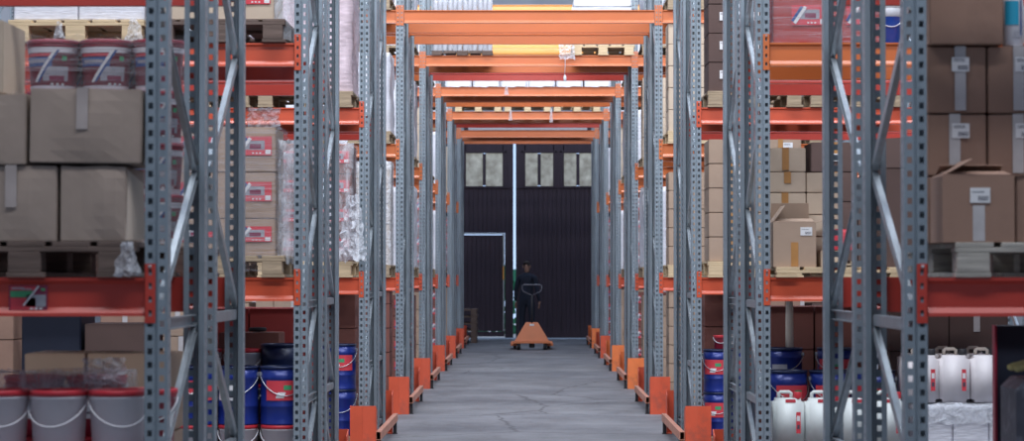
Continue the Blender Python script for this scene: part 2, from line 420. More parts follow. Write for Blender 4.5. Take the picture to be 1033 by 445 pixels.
def c_bar(p,q,w=.042,t=.022):
    """open channel brace between two points in the y-z plane"""
    s=MB(); p=Vector(p); q=Vector(q); d=(q-p).normalized(); x=Vector((1,0,0)); b=d.cross(x).normalized()
    h=w/2; e=.0022
    def quadbar(c0,c1,uw,ut):
        a=uw; bb=ut
        s.add([c0-a-bb,c0+a-bb,c0+a+bb,c0-a+bb,c1-a-bb,c1+a-bb,c1+a+bb,c1-a+bb],[(0,3,2,1),(4,5,6,7),(0,1,5,4),(1,2,6,5),(2,3,7,6),(3,0,4,7)])
    quadbar(p-x*t/2,q-x*t/2,x*e,b*h)                # web
    quadbar(p+b*h,q+b*h,x*(t/2),b*e); quadbar(p-b*h,q-b*h,x*(t/2),b*e)
    return s
FD=1.0
def make_frame():
    root=empty('rack_upright_frame')
    link('upright',UPM,root,(0,0,0)); link('upright',UPM,root,(0,FD,0),PI)
    for (yy) in (-.0,FD):
        s=MB(); s.box(-.06,yy-.03 if yy==0 else yy-.09,0,.06,yy+.09 if yy==0 else yy+.03,.006)
        s.lathe([(.009,.006),(.009,.016)],8,.052,yy+(.045 if yy==0 else -.045)); s.build('base_plate','galv',root)
    for z in (.13,.72,1.31): c_bar((0,.05,z),(0,FD-.05,z)).build('horizontal_brace','galv',root)
    nodes=[(.05,.13),(FD-.05,.70)]
    segs=[((.045,.17),(FD-.045,.69)),((.045,.75),(FD-.045,1.28)),((.045,1.36),(FD-.045,1.90))]
    z=1.93; side=1
    while z<UH-.7:
        a=FD-.045 if side else .045; b=.045 if side else FD-.045
        segs.append(((a,z),(b,z+.56))); z+=.59; side=1-side
    for (p,q) in segs: c_bar((0,p[0],p[1]),(0,q[0],q[1])).build('diagonal_brace','galv',root)
    c_bar((0,.05,UH-.12),(0,FD-.05,UH-.12)).build('horizontal_brace','galv',root)
    return root
FX=[1.391,4.19,6.985]
def side_txt(sg): return 'left' if sg<0 else 'right'
for i in range(ROWS):
    nb=3 if 2<=i<=4 else 2
    for sg in (-1,1):
        for k in range(nb):
            for r in (0,1):
                Y=rowY(i)+r*1.25
                if r==0: o=place('frame',make_frame,(sg*FX[k],Y,0))
                else: o=place('frame',make_frame,(sg*FX[k],Y+FD,0),PI)
                where=('beside the aisle' if k==0 else 'one bay out' if k==1 else 'two bays out')
                tag(o,f'grey slotted upright frame {where}, {side_txt(sg)} side, {"front" if r==0 else "back"} half of {ORD[i]} rack row','rack frame','slotted upright frames of the racking')

# beams
BH=.14
def beam_mesh(L, m):
    prof=[(0,0),(0,-.009),(.014,-.022),(.014,-.108),(.001,-.128),(0,-BH),(.05,-BH),(.05,0)]
    s=MB(); n=len(prof)
    v=[(x,y,z) for x in (-L/2,L/2) for (y,z) in prof]
    s.add(v,[(i,(i+1)%n,n+(i+1)%n,n+i) for i in range(n)]+[tuple(range(n-1,-1,-1)),tuple(range(n,2*n))])
    return s
def connector(m):
    # slotted plate over the upright, with the return that is welded to the beam end
    s=MB(); w=.040; h0,h1=-.165,.052
    slots=[-.14,-.09,-.04,.01]
    xs=[0,.013,.025,w]; zc=[h0]
    for a in slots: zc+=[a,a+.022]
    zc.append(h1)
    for a in range(3):
        for b in range(len(zc)-1):
            if a==1 and b%2==1: continue
            s.box(xs[a],-.006,zc[b],xs[a+1],-.003,zc[b+1])
    s.box(w-.003,-.006,h0,w,.05,h1)
    s.lathe([(.001,0)],4) if False else None
    return s
def make_beam(L, m):
    def f():
        root=empty('rack_beam')
        b=beam_mesh(L-.006,m).build('beam_profile',m,root)
        for sg in (-1,1):
            s=connector(m)
            if sg<0: s.v=[(x-L/2-.040,y,z) for (x,y,z) in s.v]
            else: s.v=[(-(x-L/2-.040),y,z) for (x,y,z) in s.v]
            c=s.build('end_connector',m,root)
            bb=MB(); bb.box(sg*(L/2+.019)-.006,-.011,.036,sg*(L/2+.019)+.006,-.005,.046,.002); bb.build('safety_bolt','bolt',c)
        return root
    return f
SIDE_L=FX[1]-FX[0]-.080-.004; TUN_L=2*FX[0]-.080-.004
def beam_row(i, x, L, lvl, m0, bay, quads=(0,1,2,3)):
    for q in quads:
        m=m0  # one beam paint: redder copies where shaded, yellow where strongly lit
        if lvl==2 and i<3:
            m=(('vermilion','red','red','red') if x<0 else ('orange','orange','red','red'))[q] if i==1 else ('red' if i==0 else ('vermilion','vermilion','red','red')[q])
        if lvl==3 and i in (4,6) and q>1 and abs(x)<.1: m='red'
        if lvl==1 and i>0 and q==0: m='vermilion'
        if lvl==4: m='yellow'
        Y=rowY(i)+(0,FD,1.25,1.25+FD)[q]
        rz=0 if q in (0,2) else PI
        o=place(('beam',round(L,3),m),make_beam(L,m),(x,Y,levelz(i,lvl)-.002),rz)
        qn=('front','inner front','inner back','rear')[q]
        tag(o,f'{"red" if m=="red" else m} {qn} beam, {bay}, {LEVELTXT[lvl]}, {ORD[i]} rack row','rack beam','beams of the racking')
for i in range(ROWS):
    nb=2 if 2<=i<=4 else 1
    for sg in (-1,1):
        for k in range(nb):
            x=sg*(FX[k]+FX[k+1])/2; bay=f'{"aisle" if k==0 else "outer"} bay {side_txt(sg)}'
            for lvl in (1,2,3,4):
                if lvl==3 and (i<3 or k>0): continue
                if lvl==4 and (i<5 or k>0): continue
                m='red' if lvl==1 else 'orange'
                beam_row(i,x,SIDE_L,lvl,m,bay)
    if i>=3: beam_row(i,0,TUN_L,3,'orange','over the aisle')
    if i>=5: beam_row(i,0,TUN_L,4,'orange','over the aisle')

# guards
def make_guard(m):
    def f():
        root=empty('rack_end_guard')
        def plate(yc, d, nm):
            s=MB(); t=.006
            # slightly folded front plate + short inner wing, d = -1 front, +1 rear
            def wall(p,q,z0,z1,z1b=None):
                z1b=z1 if z1b is None else z1b
                n=Vector((q[1]-p[1],-(q[0]-p[0]),0)).normalized()*t
                s.add([(p[0],p[1],z0),(q[0],q[1],z0),(q[0]+n.x,q[1]+n.y,z0),(p[0]+n.x,p[1]+n.y,z0),(p[0],p[1],z1),(q[0],q[1],z1b),(q[0]+n.x,q[1]+n.y,z1b),(p[0]+n.x,p[1]+n.y,z1)],
                 [(0,3,2,1),(4,5,6,7),(0,1,5,4),(1,2,6,5),(2,3,7,6),(3,0,4,7)])
            wall((-.105,yc),(0,yc+d*.008),0,.40); wall((0,yc+d*.008),(.103,yc),0,.40)
            wall((.103,yc),(.103,yc-d*.16),0,.40,.36)
            wall((-.105,yc),(-.105,yc-d*.05),0,.40,.40)
            s.box(-.1,min(yc,yc-d*.12),0,.1,max(yc,yc-d*.12),.006)
            s.build(nm,m,root)
        plate(-.12,-1,'front_plate'); plate(2.25+.12,1,'rear_plate')
        s=MB(); s.box(.108,-.10,.115,.112,2.35,.185); s.box(.112,-.10,.181,.150,2.35,.185); s.box(.112,-.10,.115,.150,2.35,.119); s.box(.146,-.10,.119,.150,2.35,.181)
        s.build('guard_rail','rail',root)
        for yy in (-.02,2.27):
            s=MB(); s.box(.114,yy-.03,0,.144,yy+.03,.114); s.box(.106,yy-.05,0,.152,yy+.05,.005); s.build('rail_foot','black',root)
        return root
    return f
for i in range(1,ROWS):
    for sg in (-1,1):
        m='guard' if not (sg>0 and i in (5,4,7)) else 'guardfar'
        if sg<0: o=place(('guard',m,-1),make_guard(m),(-FX[0],rowY(i),0))
        else:
            o=place(('guard',m,1),make_guard(m),(FX[0],rowY(i)+2.25,0),PI)
        tag(o,f'{"worn red-orange" if m=="guard" else "bright orange"} steel guard at floor beside aisle, {side_txt(sg)} side, {ORD[i]} rack row','rack guard','steel guards at the aisle ends of the racks')

# ------------------------------------------------------------------ goods: makers
def bulged_box(w,d,h,b=.006,seed=0,n=5):
    rnd=random.Random(seed); s=MB()
    bm=bmesh.new(); bmesh.ops.create_cube(bm,size=1)
    bmesh.ops.subdivide_edges(bm,edges=bm.edges[:],cuts=n,use_grid_fill=True)
    ph=[rnd.uniform(0,6) for _ in range(6)]
    for v in bm.verts:
        x,y,z=v.co*2; e=(1-x*x)*(1-z*z)
        oy=-b*e*(.5+.5*math.sin(3*x+ph[0]))*(1 if y<0 else -1) if abs(y)>.99 else 0
        ox=b*(1-y*y)*(1-z*z)*.7*(1 if x>0 else -1) if abs(x)>.99 else 0
        oz=-b*(1-x*x)*(1-y*y)*.8 if z>.99 else 0
        wz=.3*b*math.sin(2.5*x+ph[1])*(1 if z>.99 else 0)
        v.co=Vector((x*w/2+ox-.0*y, y*d/2+oy, z*h/2+oz-abs(wz)+h/2))
    ed=[e for e in bm.edges if len(e.link_faces)==2 and e.calc_face_angle()>1.2]
    bmesh.ops.bevel(bm,geom=ed,offset=.004,segments=2,affect='EDGES')
    return bm
def make_carton(w,d,h,m,tape=None,label=None,seed=0,bulge=.005,art=None):
    def f():
        bm=bulged_box(w,d,h,bulge,seed); me=bpy.data.meshes.new('carton'); 
        for fc in bm.faces: fc.smooth=False
        bm.to_mesh(me); bm.free(); me.materials.append(M[m])
        o=link('carton',me)
        y=-d/2
        if tape:
            tw=.042; s=MB(); rnd=random.Random(seed); tx=rnd.uniform(-.02,.02)
            full = rnd.random()<.5 or m=='cardbrown'
            z0 = .01 if full else h*.45
            s.box(tx-tw/2,y-bulge-.0025,z0,tx+tw/2,y-bulge-.001,h-.002); s.box(tx-tw/2,y-bulge-.0025,h-.001,tx+tw/2,d/2,h+.0015)
            s.box(tx-tw/2,y-bulge-.0015,h-.004,tx+tw/2,y+.002,h+.001)
            s.build('packing_tape',tape,o)
        s=MB(); s.box(-w/2+.006,-.0015,h-.001,w/2-.006,.0015,h+.001); s.build('lid_seam','carddark',o)
        if label:
            lx,lz,lw,lh=label
            s=MB(); s.use('paper'); s.box(lx-lw/2,y-bulge-.005,lz-lh/2,lx+lw/2,y-bulge-.003,lz+lh/2)
            s.use('ink')
            xx=lx-lw*.15
            while xx<lx+lw*.4: s.box(xx,y-bulge-.0056,lz-lh*.38,xx+lw*.03,y-bulge-.005,lz-lh*.08); xx+=lw*.06
            for q in (.2,.32): s.box(lx-lw*.4,y-bulge-.0056,lz+lh*q,lx+lw*.25,y-bulge-.005,lz+lh*(q+.04))
            s.build('shipping_label',None,o)
        if art:
            s=MB(); yy=y-bulge-.003; aw,ah=w*.62,h*.42; ax=w*.5-aw/2-.02 if art=='right' else 0; az=h*.58
            def q(m_,a,b,c,d_,k=1):
                s.use(m_); s.box(ax+a*aw,yy-.0006*k,az+b*ah,ax+c*aw,yy+.001,az+d_*ah)
            q('redlab',-.5,-.5,.5,.5)
            q('greylab',-.25,-.2,.3,.28,2); q('darklab',-.12,-.15,.2,.1,3)
            s.use('paper'); s.bar((ax-.42*aw,yy-.002,az-.4*ah),(ax-.1*aw,yy-.002,az+.42*ah),.003,.02,up=(1,0,0))
            s.use('bluelab'); s.bar((ax-.48*aw,yy-.002,az-.3*ah),(ax-.2*aw,yy-.002,az+.42*ah),.003,.018,up=(1,0,0))
            for k in range(3): q('paper',-.05+.1*k,-.42,.0+.1*k,-.34,2)
            q('paper',.32,-.44,.47,-.2,2)
            s.build('printed_panel',None,o)
        return o
    return f
def make_open_carton(w,d,h,m,seed=0,label=None,tape='tape',flaps=(75,100,60,20)):
    """flap angles from horizontal-outward, degrees: left, right, front, back"""
    def f():
        s=MB(); t=.005
        s.box(-w/2,-d/2,0,w/2,d/2,t); s.box(-w/2,-d/2,t,w/2,-d/2+t,h); s.box(-w/2,d/2-t,t,w/2,d/2,h)
        s.box(-w/2,-d/2+t,t,-w/2+t,d/2-t,h); s.box(w/2-t,-d/2+t,t,w/2,d/2-t,h)
        o=s.build('open_carton',m)
        fl=min(w,d)*.48
        for k,(nm,a) in enumerate(zip(('left','right','front','back'),flaps)):
            a=math.radians(a); s=MB(); c,sn=math.cos(a)*fl,math.sin(a)*fl
            if k==0: p=[(-w/2,-d/2+.01,h),(-w/2,d/2-.01,h),(-w/2-c,d/2-.02,h+sn),(-w/2-c,-d/2-.02,h+sn)]
            if k==1: p=[(w/2,-d/2+.01,h),(w/2,d/2-.01,h),(w/2+c,d/2-.02,h+sn),(w/2+c,-d/2+.02,h+sn)]
            if k==2: p=[(-w/2+.01,-d/2,h),(w/2-.01,-d/2,h),(w/2-.015,-d/2-c,h+sn),(-w/2+.015,-d/2-c,h+sn*.9)]
            if k==3: p=[(-w/2+.01,d/2,h),(w/2-.01,d/2,h),(w/2-.015,d/2+c,h+sn),(-w/2+.015,d/2+c,h+sn)]
            P=[Vector(q) for q in p]; n=(P[1]-P[0]).cross(P[2]-P[1]).normalized()*.004
            s.use(m); s.add([*P,*[q+n for q in P]],[(0,3,2,1),(0,1,5,4),(1,2,6,5),(2,3,7,6),(3,0,4,7)])
            s.use('cardin' if k<2 else m); s.add([q+n for q in P],[(0,1,2,3)])
            s.build('flap',None,o,recalc=False)
        y=-d/2
        if tape:
            s=MB(); s.box(-.022,y-.0015,.004,.022,y,h*.55); s.build('packing_tape',tape,o)
        if label:
            lx,lz,lw,lh=label; s=MB(); s.use('paper'); s.box(lx-lw/2,y-.0035,lz-lh/2,lx+lw/2,y-.002,lz+lh/2); s.use('ink')
            xx=lx-lw*.1
            while xx<lx+lw*.42: s.box(xx,y-.004,lz-lh*.36,xx+lw*.03,y-.0035,lz-lh*.05); xx+=lw*.06
            s.box(lx-lw*.4,y-.004,lz+lh*.2,lx+lw*.2,y-.0035,lz+lh*.25)
            s.build('shipping_label',None,o)
        return o
    return f
def make_pallet(w=.8,d=1.1,h=.135,m='wood'):
    def f():
        root=empty('pallet'); bt=.018; n=5 if w<1 else 7
        s=MB(); bw=w/n*.86
        # top boards run along the long side (y), carried by cross boards
        for k in range(n):
            x=-w/2+k*(w-bw)/(n-1); s.box(x,-d/2,h-bt,x+bw,d/2,h,.002)
        for yy in (-d/2,-.05,d/2-.10): s.box(-w/2,yy,h-2*bt,w/2,yy+.10,h-bt,.002)
        s.build('deck_boards',m,root)
        for x in (-w/2,-.07,w/2-.14):
            s=MB(); s.box(x,-d/2,0,x+.14 if x!=-w/2 else x+.13,d/2,bt,.002); s.build('bottom_board',m,root)
            for yy in (-d/2,-.05,d/2-.10):
                s=MB(); s.box(x+.005,yy,bt,x+.125,yy+.10,h-2*bt,.003); s.build('block',m,root)
        return root
    return f
def make_bucket(r,h,body,lid,kind='plain',handle='white'):
    def f():
        rb=r*.86; s=MB()
        s.lathe([(rb*.9,0),(rb,.004),(r*.97,h*.86),(r,h*.865),(r,h*.89),(r*.975,h*.895),(r*.975,h-.012)],30); 
        o=s.build('bucket',body)
        s=MB(); s.lathe([(r*.985,h-.022),(r*1.02,h-.020),(r*1.025,h-.003),(r*.99,h),(r*.94,h),(r*.93,h-.006),(.01,h-.006)],30); s.build('lid',lid,o)
        # wire handle hanging down at the front
        pts=[(r*1.03*math.cos(t),r*1.03*math.sin(t)*1.0,h*.84-.42*h*math.sin(-t)) for t in [-PI*k/16 for k in range(17)]]
        if kind!='art': s=MB(); s.tube(pts,.0034,6); s.build('handle',handle,o)
        if kind=='art':
            s=MB(); A=dict(r0=rb,r1=r*.97,z0=0,z1=h*.86,H=h)
            def P(m_,u0,u1,v0,v1,off,skew=0): s.use(m_); s.patch(rb,r*.97,0,h*.86,h,u0,u1,v0,v1,skew,off,8,1.15)
            P('bucketwhite',-1.35,1.35,.0,.12,.0008)
            P('bucketwhite',-1.3,1.3,.86,.985,.0008); P('redlab',-.9,.2,.78,.84,.0010)
            P('bluelab',-1.0,.25,.55,.76,.0010); P('greylab',-.8,.0,.63,.70,.0014)
            P('greylab',-.1,.85,.22,.55,.0012); P('darklab',.15,.7,.22,.34,.0016)
            P('paper',-.45,-.33,.20,.92,.0020,.75); P('bluelab',-.33,-.24,.20,.92,.0020,.75)
            P('green',.6,.78,.68,.78,.0014)
            for k in range(3): P('paper',.2+.2*k,.3+.2*k,.13,.17,.0014)
            s.build('printed_label',None,o,recalc=False)
        if kind=='whiteband':
            s=MB(); s.use('paper'); s.patch(rb,r*.97,0,h*.86,h,-.8,.6,.35,.62,0,.001,8,1.0)
            s.use('ink'); s.patch(rb,r*.97,0,h*.86,h,-.6,.1,.45,.50,0,.0018,8,1.0); s.build('printed_label',None,o,recalc=False)
        if kind=='redband':
            s=MB(); s.use('redlab'); s.patch(rb,r*.97,0,h*.86,h,-.7,.7,.4,.78,0,.001,8,1.0)
            s.use('paper'); s.patch(rb,r*.97,0,h*.86,h,.1,.5,.55,.70,.1,.0018,8,1.0); s.use('green'); s.patch(rb,r*.97,0,h*.86,h,-.3,.0,.6,.68,0,.0018,8,1.0); s.build('printed_label',None,o,recalc=False)
        return o
    return f
def make_pail(r,h,m='navy',lid='navydark',kind=None):
    def f():
        s=MB(); s.lathe([(r*.96,0),(r*.985,.006),(r*.96,.012),(r*.96,h*.30),(r*.985,h*.315),(r*.96,h*.33),(r*.965,h*.78),(r*.99,h*.8),(r*.965,h*.82),(r*.97,h-.014)],32)
        o=s.build('paint_pail',m)
        s=MB(); s.lathe([(r*.98,h-.016),(r*1.01,h-.014),(r*1.01,h-.004),(r*.985,h),(r*.93,h),(r*.92,h-.008),(.01,h-.008)],32); s.build('lid',lid,o)
        s=MB()
        for sg in (-1,1): s.box(sg*r*.98-.012,-.016,h*.83,sg*r*.98+.012,.016,h*.9,.003)
        s.build('handle_lug','bolt',o)
        pts=[(r*1.03*math.cos(t),r*1.03*math.sin(t),h*.86-.36*h*math.sin(-t)) for t in [-PI*k/16 for k in range(17)]]
        s=MB(); s.tube(pts,.003,6); s.build('wire_handle','bolt',o)
        if kind:
            s=MB(); 
            if kind=='white':
                s.use('paper'); s.patch(r*.965,r*.965,0,h,h,-.9,.5,.42,.72,0,.0015,10,1.0); s.use('ink'); s.patch(r*.965,r*.965,0,h,h,-.3,.1,.47,.52,0,.0022,8,1.0)
            elif kind=='red':
                s.use('redlab'); s.patch(r*.965,r*.965,0,h,h,-1.0,.9,.42,.76,0,.0015,10,1.0); s.use('green'); s.patch(r*.965,r*.965,0,h,h,-.1,.3,.60,.68,0,.0022,8,1.0)
                s.use('paper'); s.patch(r*.965,r*.965,0,h,h,-.5,-.1,.46,.56,.1,.0022,8,1.0)
            else:
                s.use('greylab'); s.patch(r*.965,r*.965,0,h,h,-.5,.3,.25,.65,0,.0015,10,1.0)
            s.build('printed_label',None,o,recalc=False)
        return o
    return f
def make_jerry(w,d,h,m,cap,lab):
    def f():
        bm=bmesh.new(); bmesh.ops.create_cube(bm,size=1)
        for v in bm.verts: v.co=Vector((v.co.x*w,v.co.y*d,(v.co.z+.5)*(h-.04)))
        bmesh.ops.bevel(bm,geom=[e for e in bm.edges],offset=.022,segments=3,affect='EDGES')
        for fc in bm.faces: fc.smooth=True
        me=bpy.data.meshes.new('canister'); bm.to_mesh(me); bm.free(); me.materials.append(M[m]); o=link('canister',me)
        s=MB(); zt=h-.045
        s.tube([(-w*.28,.0,zt-.004),(-w*.28,0,h-.012),(-w*.22,0,h-.004),(w*.05,0,h-.004),(w*.12,0,h-.012),(w*.12,0,zt-.004)],.011,8); s.build('grip','tube' if m=='jerryw' else m,o)
        s=MB(); s.lathe([(.022,zt),(.024,zt+.006),(.024,h-.006),(.021,h-.002)],16,w*.30,-d*.22); s.build('cap',cap,o)
        if lab:
            s=MB(); s.use(lab); s.box(-w*.12,-d/2-.0015,h*.80,w*.20,-d/2+.001,h*.86) if lab=='redlab' else None
            s.use('redlab'); s.box(w*.22,-d/2-.0012,h*.22,w*.36,-d/2+.001,h*.62); s.use('paper'); s.box(w*.24,-d/2-.002,h*.45,w*.34,-d/2,h*.55); s.use('ink'); s.box(w*.25,-d/2-.0024,h*.30,w*.33,-d/2,h*.38)
            s.build('printed_label',None,o)
        return o
    return f
def wrap_shell(x0,y0,z0,x1,y1,z1,amp=.012,seed=0,top=True,n=22,nz=16):
    """stretch film hugging a stack: wrinkled tube around it with an open bottom"""
    rnd=random.Random(seed); s=MB(); per=[]
    for k in range(n): per.append((x0+(x1-x0)*k/n,y0,0,-1))
    for k in range(n): per.append((x1,y0+(y1-y0)*k/n,1,0))
    for k in range(n): per.append((x1-(x1-x0)*k/n,y1,0,1))
    for k in range(n): per.append((x0,y1-(y1-y0)*k/n,-1,0))
    N=len(per); ph=[rnd.uniform(0,6.3) for _ in range(8)]
    V=[]
    for j in range(nz+1):
        z=z0+(z1-z0)*j/nz
        for i,(x,y,nx,ny) in enumerate(per):
            a=amp*(.5+.25*math.sin(i*.9+ph[0]+j*.7)+.25*math.sin(i*1.7-j*1.1+ph[1]))+rnd.uniform(0,amp*.4)
            V.append((x+nx*a,y+ny*a,z+(rnd.uniform(-.01,.01) if j in (0,nz) else 0)))
    Fs=[(j*N+i,j*N+(i+1)%N,(j+1)*N+(i+1)%N,(j+1)*N+i) for j in range(nz) for i in range(N)]
    s.add(V,Fs,True)
    if top: s.face(tuple(nz*N+i for i in range(N)))
    return s
def crumple(w,d,h,seed=0,n=9):
    """bunched sheet of film"""
    rnd=random.Random(seed); s=MB(); V=[]; N=n
    for j in range(N+1):
        for i in range(N+1):
            u=i/N-.5; v=j/N
            tap=.35+.65*(1-v) if h>w else 1
            V.append((u*w*tap+rnd.uniform(-.06,.06)*w,-d/2*math.cos(u*PI)*(.6+.8*rnd.random())+rnd.uniform(-.15,.15)*d,v*h+rnd.uniform(-.04,.04)*h))
    s.add(V,[(j*(N+1)+i,j*(N+1)+i+1,(j+1)*(N+1)+i+1,(j+1)*(N+1)+i) for j in range(N) for i in range(N)],False)
    return s
def thingify(o,label,cat,group=None): return tag(o,label,cat,group)

USEDPALLET={}
def pallet(x,y,z,label,m='wood',w=.8,d=1.1,h=.135,rz=0):
    return tag(place(('pallet',w,d,h,m),make_pallet(w,d,h,m),(x,y,z),rz),label,'pallet','wooden pallets in the racks')
STK=['bottom','second','third','fourth','fifth','sixth','seventh','eighth']
G={'cardgrey':'greyish','card':'tan','cardlight':'light','cardbrown':'brown','carddark':'dark brown','cardred':'red-brown'}
def carton(x0,x1,yf,d,z,h,m,label,group=None,tape='tape',lab=None,seed=0,rz=0,bulge=.005,art=None,tilt=0):
    w=x1-x0
    o=place(('carton',round(w,3),round(d,3),round(h,3),m,tape,lab,seed,bulge,art),make_carton(w,d,h,m,tape,lab,seed,bulge,art),((x0+x1)/2,yf+d/2,z),rz)
    if tilt: o.rotation_euler=(0,tilt,rz)
    return tag(o,label,'box',group)
def bucket(x,y,z,r,h,body,lid,label,kind='plain',group=None,rz=0,handle='white'):
    return tag(place(('bucket',r,h,body,lid,kind),make_bucket(r,h,body,lid,kind,handle),(x,y,z),rz),label,'bucket',group)
def pail(x,y,z,r,h,label,m='navy',kind=None,group=None,rz=0,lid='navydark'):
    return tag(place(('pail',r,h,m,kind),make_pail(r,h,m,lid,kind),(x,y,z),rz),label,'bucket',group)
def jerry(x,y,z,w,d,h,m,cap,lab,label,group=None,rz=0):
    return tag(place(('jerry',w,d,h,m),make_jerry(w,d,h,m,cap,lab),(x,y,z),rz),label,'canister',group)
def film(mb,label,m='film',loc=(0,0,0),rz=0,name='stretch_wrap'):
    return tag(mb.build(name,m,None,loc,rz,recalc=False),label,'plastic wrap')

# ===== nearest row, left, first shelf
YA=rowY(0); z=Z1[0]
pallet(-1.865,YA+.50,z,'dark weathered pallet under greyish cartons, first shelf, nearest row left','wooddark',.80,1.06,.131)
zt=z+.131
carton(-2.06,-1.755,8.16,.40,zt,.280,'cardgrey','greyish carton with tape scrap, lower layer, far left edge, nearest row left','greyish cartons on the nearest left shelf','tapeclear',None,1,bulge=.008)
ob=carton(-1.742,-1.50,8.16,.38,zt,.280,'cardgrey','bulging greyish carton, lower layer beside the nearest left upright','greyish cartons on the nearest left shelf',None,None,2,bulge=.016)
carton(-1.855,-1.447,8.15,.40,zt+.288,.275,'cardgrey','wide greyish carton with clear tape, upper layer beside the nearest left upright','greyish cartons on the nearest left shelf','tapeclear',None,3,bulge=.012,tilt=.012)
carton(-2.27,-1.868,8.15,.40,zt+.282,.262,'cardgrey','greyish carton cut by left photo edge, upper layer, nearest row left','greyish cartons on the nearest left shelf',None,None,4,bulge=.010)
carton(-2.36,-1.957,8.17,.36,zt+.546,.27,'cardlight','pale carton standing at left photo edge beside wrapped crimson buckets','greyish cartons on the nearest left shelf',None,None,5)
YB2=9.62
pallet(-1.865,9.97,z,'wooden pallet carrying the crimson buckets, back half of nearest row left','wooddark',.78,1.0,.131)
for c,px in enumerate((-2.085,-1.857,-1.629)):
    for l in range(4):
        bucket(px,YB2+.01*l,zt+.223*l,.112,.222,'bucketred','bucketred',
          f'crimson printed bucket, {("left","middle","right")[c]} column, {STK[l] if l<3 else "top"} layer, nearest row left first shelf','art','wrapped crimson buckets on the nearest left shelf',rz=(-.15,.05,.1)[c],handle='bucketred')
film(wrap_shell(-2.205,9.50,zt+.02,-1.51,9.745,zt+.90,.006,3,False),'tight stretch wrap around the crimson buckets above the greyish cartons','filmlines')
film(crumple(.11,.03,.125,5),'scrap of bunched clear film on pallet corner beside nearest left upright','filmdense',(X(128,8.08),8.085,z+.004))
s=MB()
P_=[(.116,-.19,.005),(.170,-.10,.01),(.165,-.10,.215),(.112,-.185,.272)]; Q_=[(x+.004,y+.004,z_) for x,y,z_ in P_]
s.add(P_+Q_,[(0,1,2,3),(7,6,5,4),(0,4,5,1),(1,5,6,2),(2,6,7,3),(3,7,4,0)]); s.build('torn_corner_flap','cardin',ob,recalc=False)
for c,px in enumerate((-1.97,-1.745)):
    for l in range(4):
        bucket(px,YB2+.21,zt+.223*l,.112,.222,'bucketred','bucketred',f'crimson bucket behind the printed front rank, {("left","right")[c]} one, {STK[l] if l<3 else "top"} layer, nearest row left','art','wrapped crimson buckets on the nearest left shelf')
# printed label on beam
s=MB(); yy=YA+.008; x0,x1=X(8,YA),X(47,YA); z0,z1=Z(313,YA),Z(288,YA)
wv=x1-x0; hv=z1-z0
def q(m_,a,b,c,d_,k): s.use(m_); s.box(x0+a*wv,yy-.0008*k,z0+b*hv,x0+c*wv,YA+.0135,z0+d_*hv)
q('darklab',0,0,1,1,1); q('redlab',.04,.02,.7,.5,2); q('green',.04,.52,.62,.78,2); q('greylab',.45,.14,.96,.62,2); q('redlab',.04,.80,.7,.96,2)
for k in range(3): q('paper',.55+.12*k,.03,.63+.12*k,.10,3)
q('greylab',.08,.85,.4,.92,3); q('greylab',.35,.82,.6,.87,3); q('green',.84,.78,.94,.88,3)
s.use('paper'); s.bar((x0+.38*wv,yy-.003,z0+.18*hv),(x0+.78*wv,yy-.003,z0+.98*hv),.002,.006,up=(1,0,0))
for o in list(bpy.data.objects):
    if o.get('label')=='red front beam, aisle bay left, first shelf, nearest rack row':
        l=s.build('printed_label',None,o,recalc=False); l.matrix_parent_inverse=Matrix.Translation(-o.location)
# ===== nearest row, left, floor
pallet(-1.86,8.70,0,'wooden pallet under white red-lidded buckets, floor, nearest row left','wood',.80,1.06,.144)
for c,px in enumerate((-1.997,-1.777,-1.557)):
    for l in range(4):
        bucket(px,8.32,.145+.231*l,.108,.23,'bucketwhite','lidred',f'greyish white bucket with red lid, {("left","middle","right")[c]} column, {STK[l] if l<3 else "top"} layer, front of nearest left floor pallet','plain','white buckets with red lids at the nearest left floor',rz=(.2,-.1,.35)[c],handle='bucketwhite')
bucket(-1.485+.0,8.60,.145+.231*3,.105,.22,'bucketred','lidred','crimson bucket half hidden by nearest left upright at floor level stack','plain','white buckets with red lids at the nearest left floor')
for l in range(3): bucket(-1.485,8.60,.145+.231*l,.105,.23,'bucketwhite','lidred',f'white bucket under the crimson bucket, {STK[l]} layer, nearest left floor pallet','plain','white buckets with red lids at the nearest left floor')
for c,px in enumerate((-1.985,-1.74)):
    for l in range(4): bucket(px,8.86,.145+.238*l,.118,.238,'bucketwhite' if l<3 else 'bucketred','lidred',f'wide {"white" if l<3 else "crimson"} bucket, {("left","right")[c]} one, {STK[l] if l<3 else "top"} layer behind the front white buckets','whiteband','white buckets with red lids at the nearest left floor')
film(wrap_shell(-2.12,8.735,.98,-1.60,8.985,1.115,.006,8,True,14,4),'clear film over the two crimson bucket tops behind the front white buckets','film')
film(crumple(.16,.10,.10,6),'bunched white film lying on bucket lids at nearest left floor level','filmdense',(X(112,8.75),8.60,1.075))
pallet(-1.87,9.97,0,'wooden pallet under tan cartons, floor, back half of nearest row left','wood',.80,1.0,.144)
for c,(a,b) in enumerate(((-2.172,-1.915),(-1.905,-1.55))):
    for l in range(3): carton(a,b,9.50,.36,.145+.34*l,.335,'card',f'tan carton {("left","right")[c]} column, {STK[l] if l<2 else "top"} of three, behind nearest left red-lidded buckets','tan cartons behind the nearest left buckets',None,None,c)

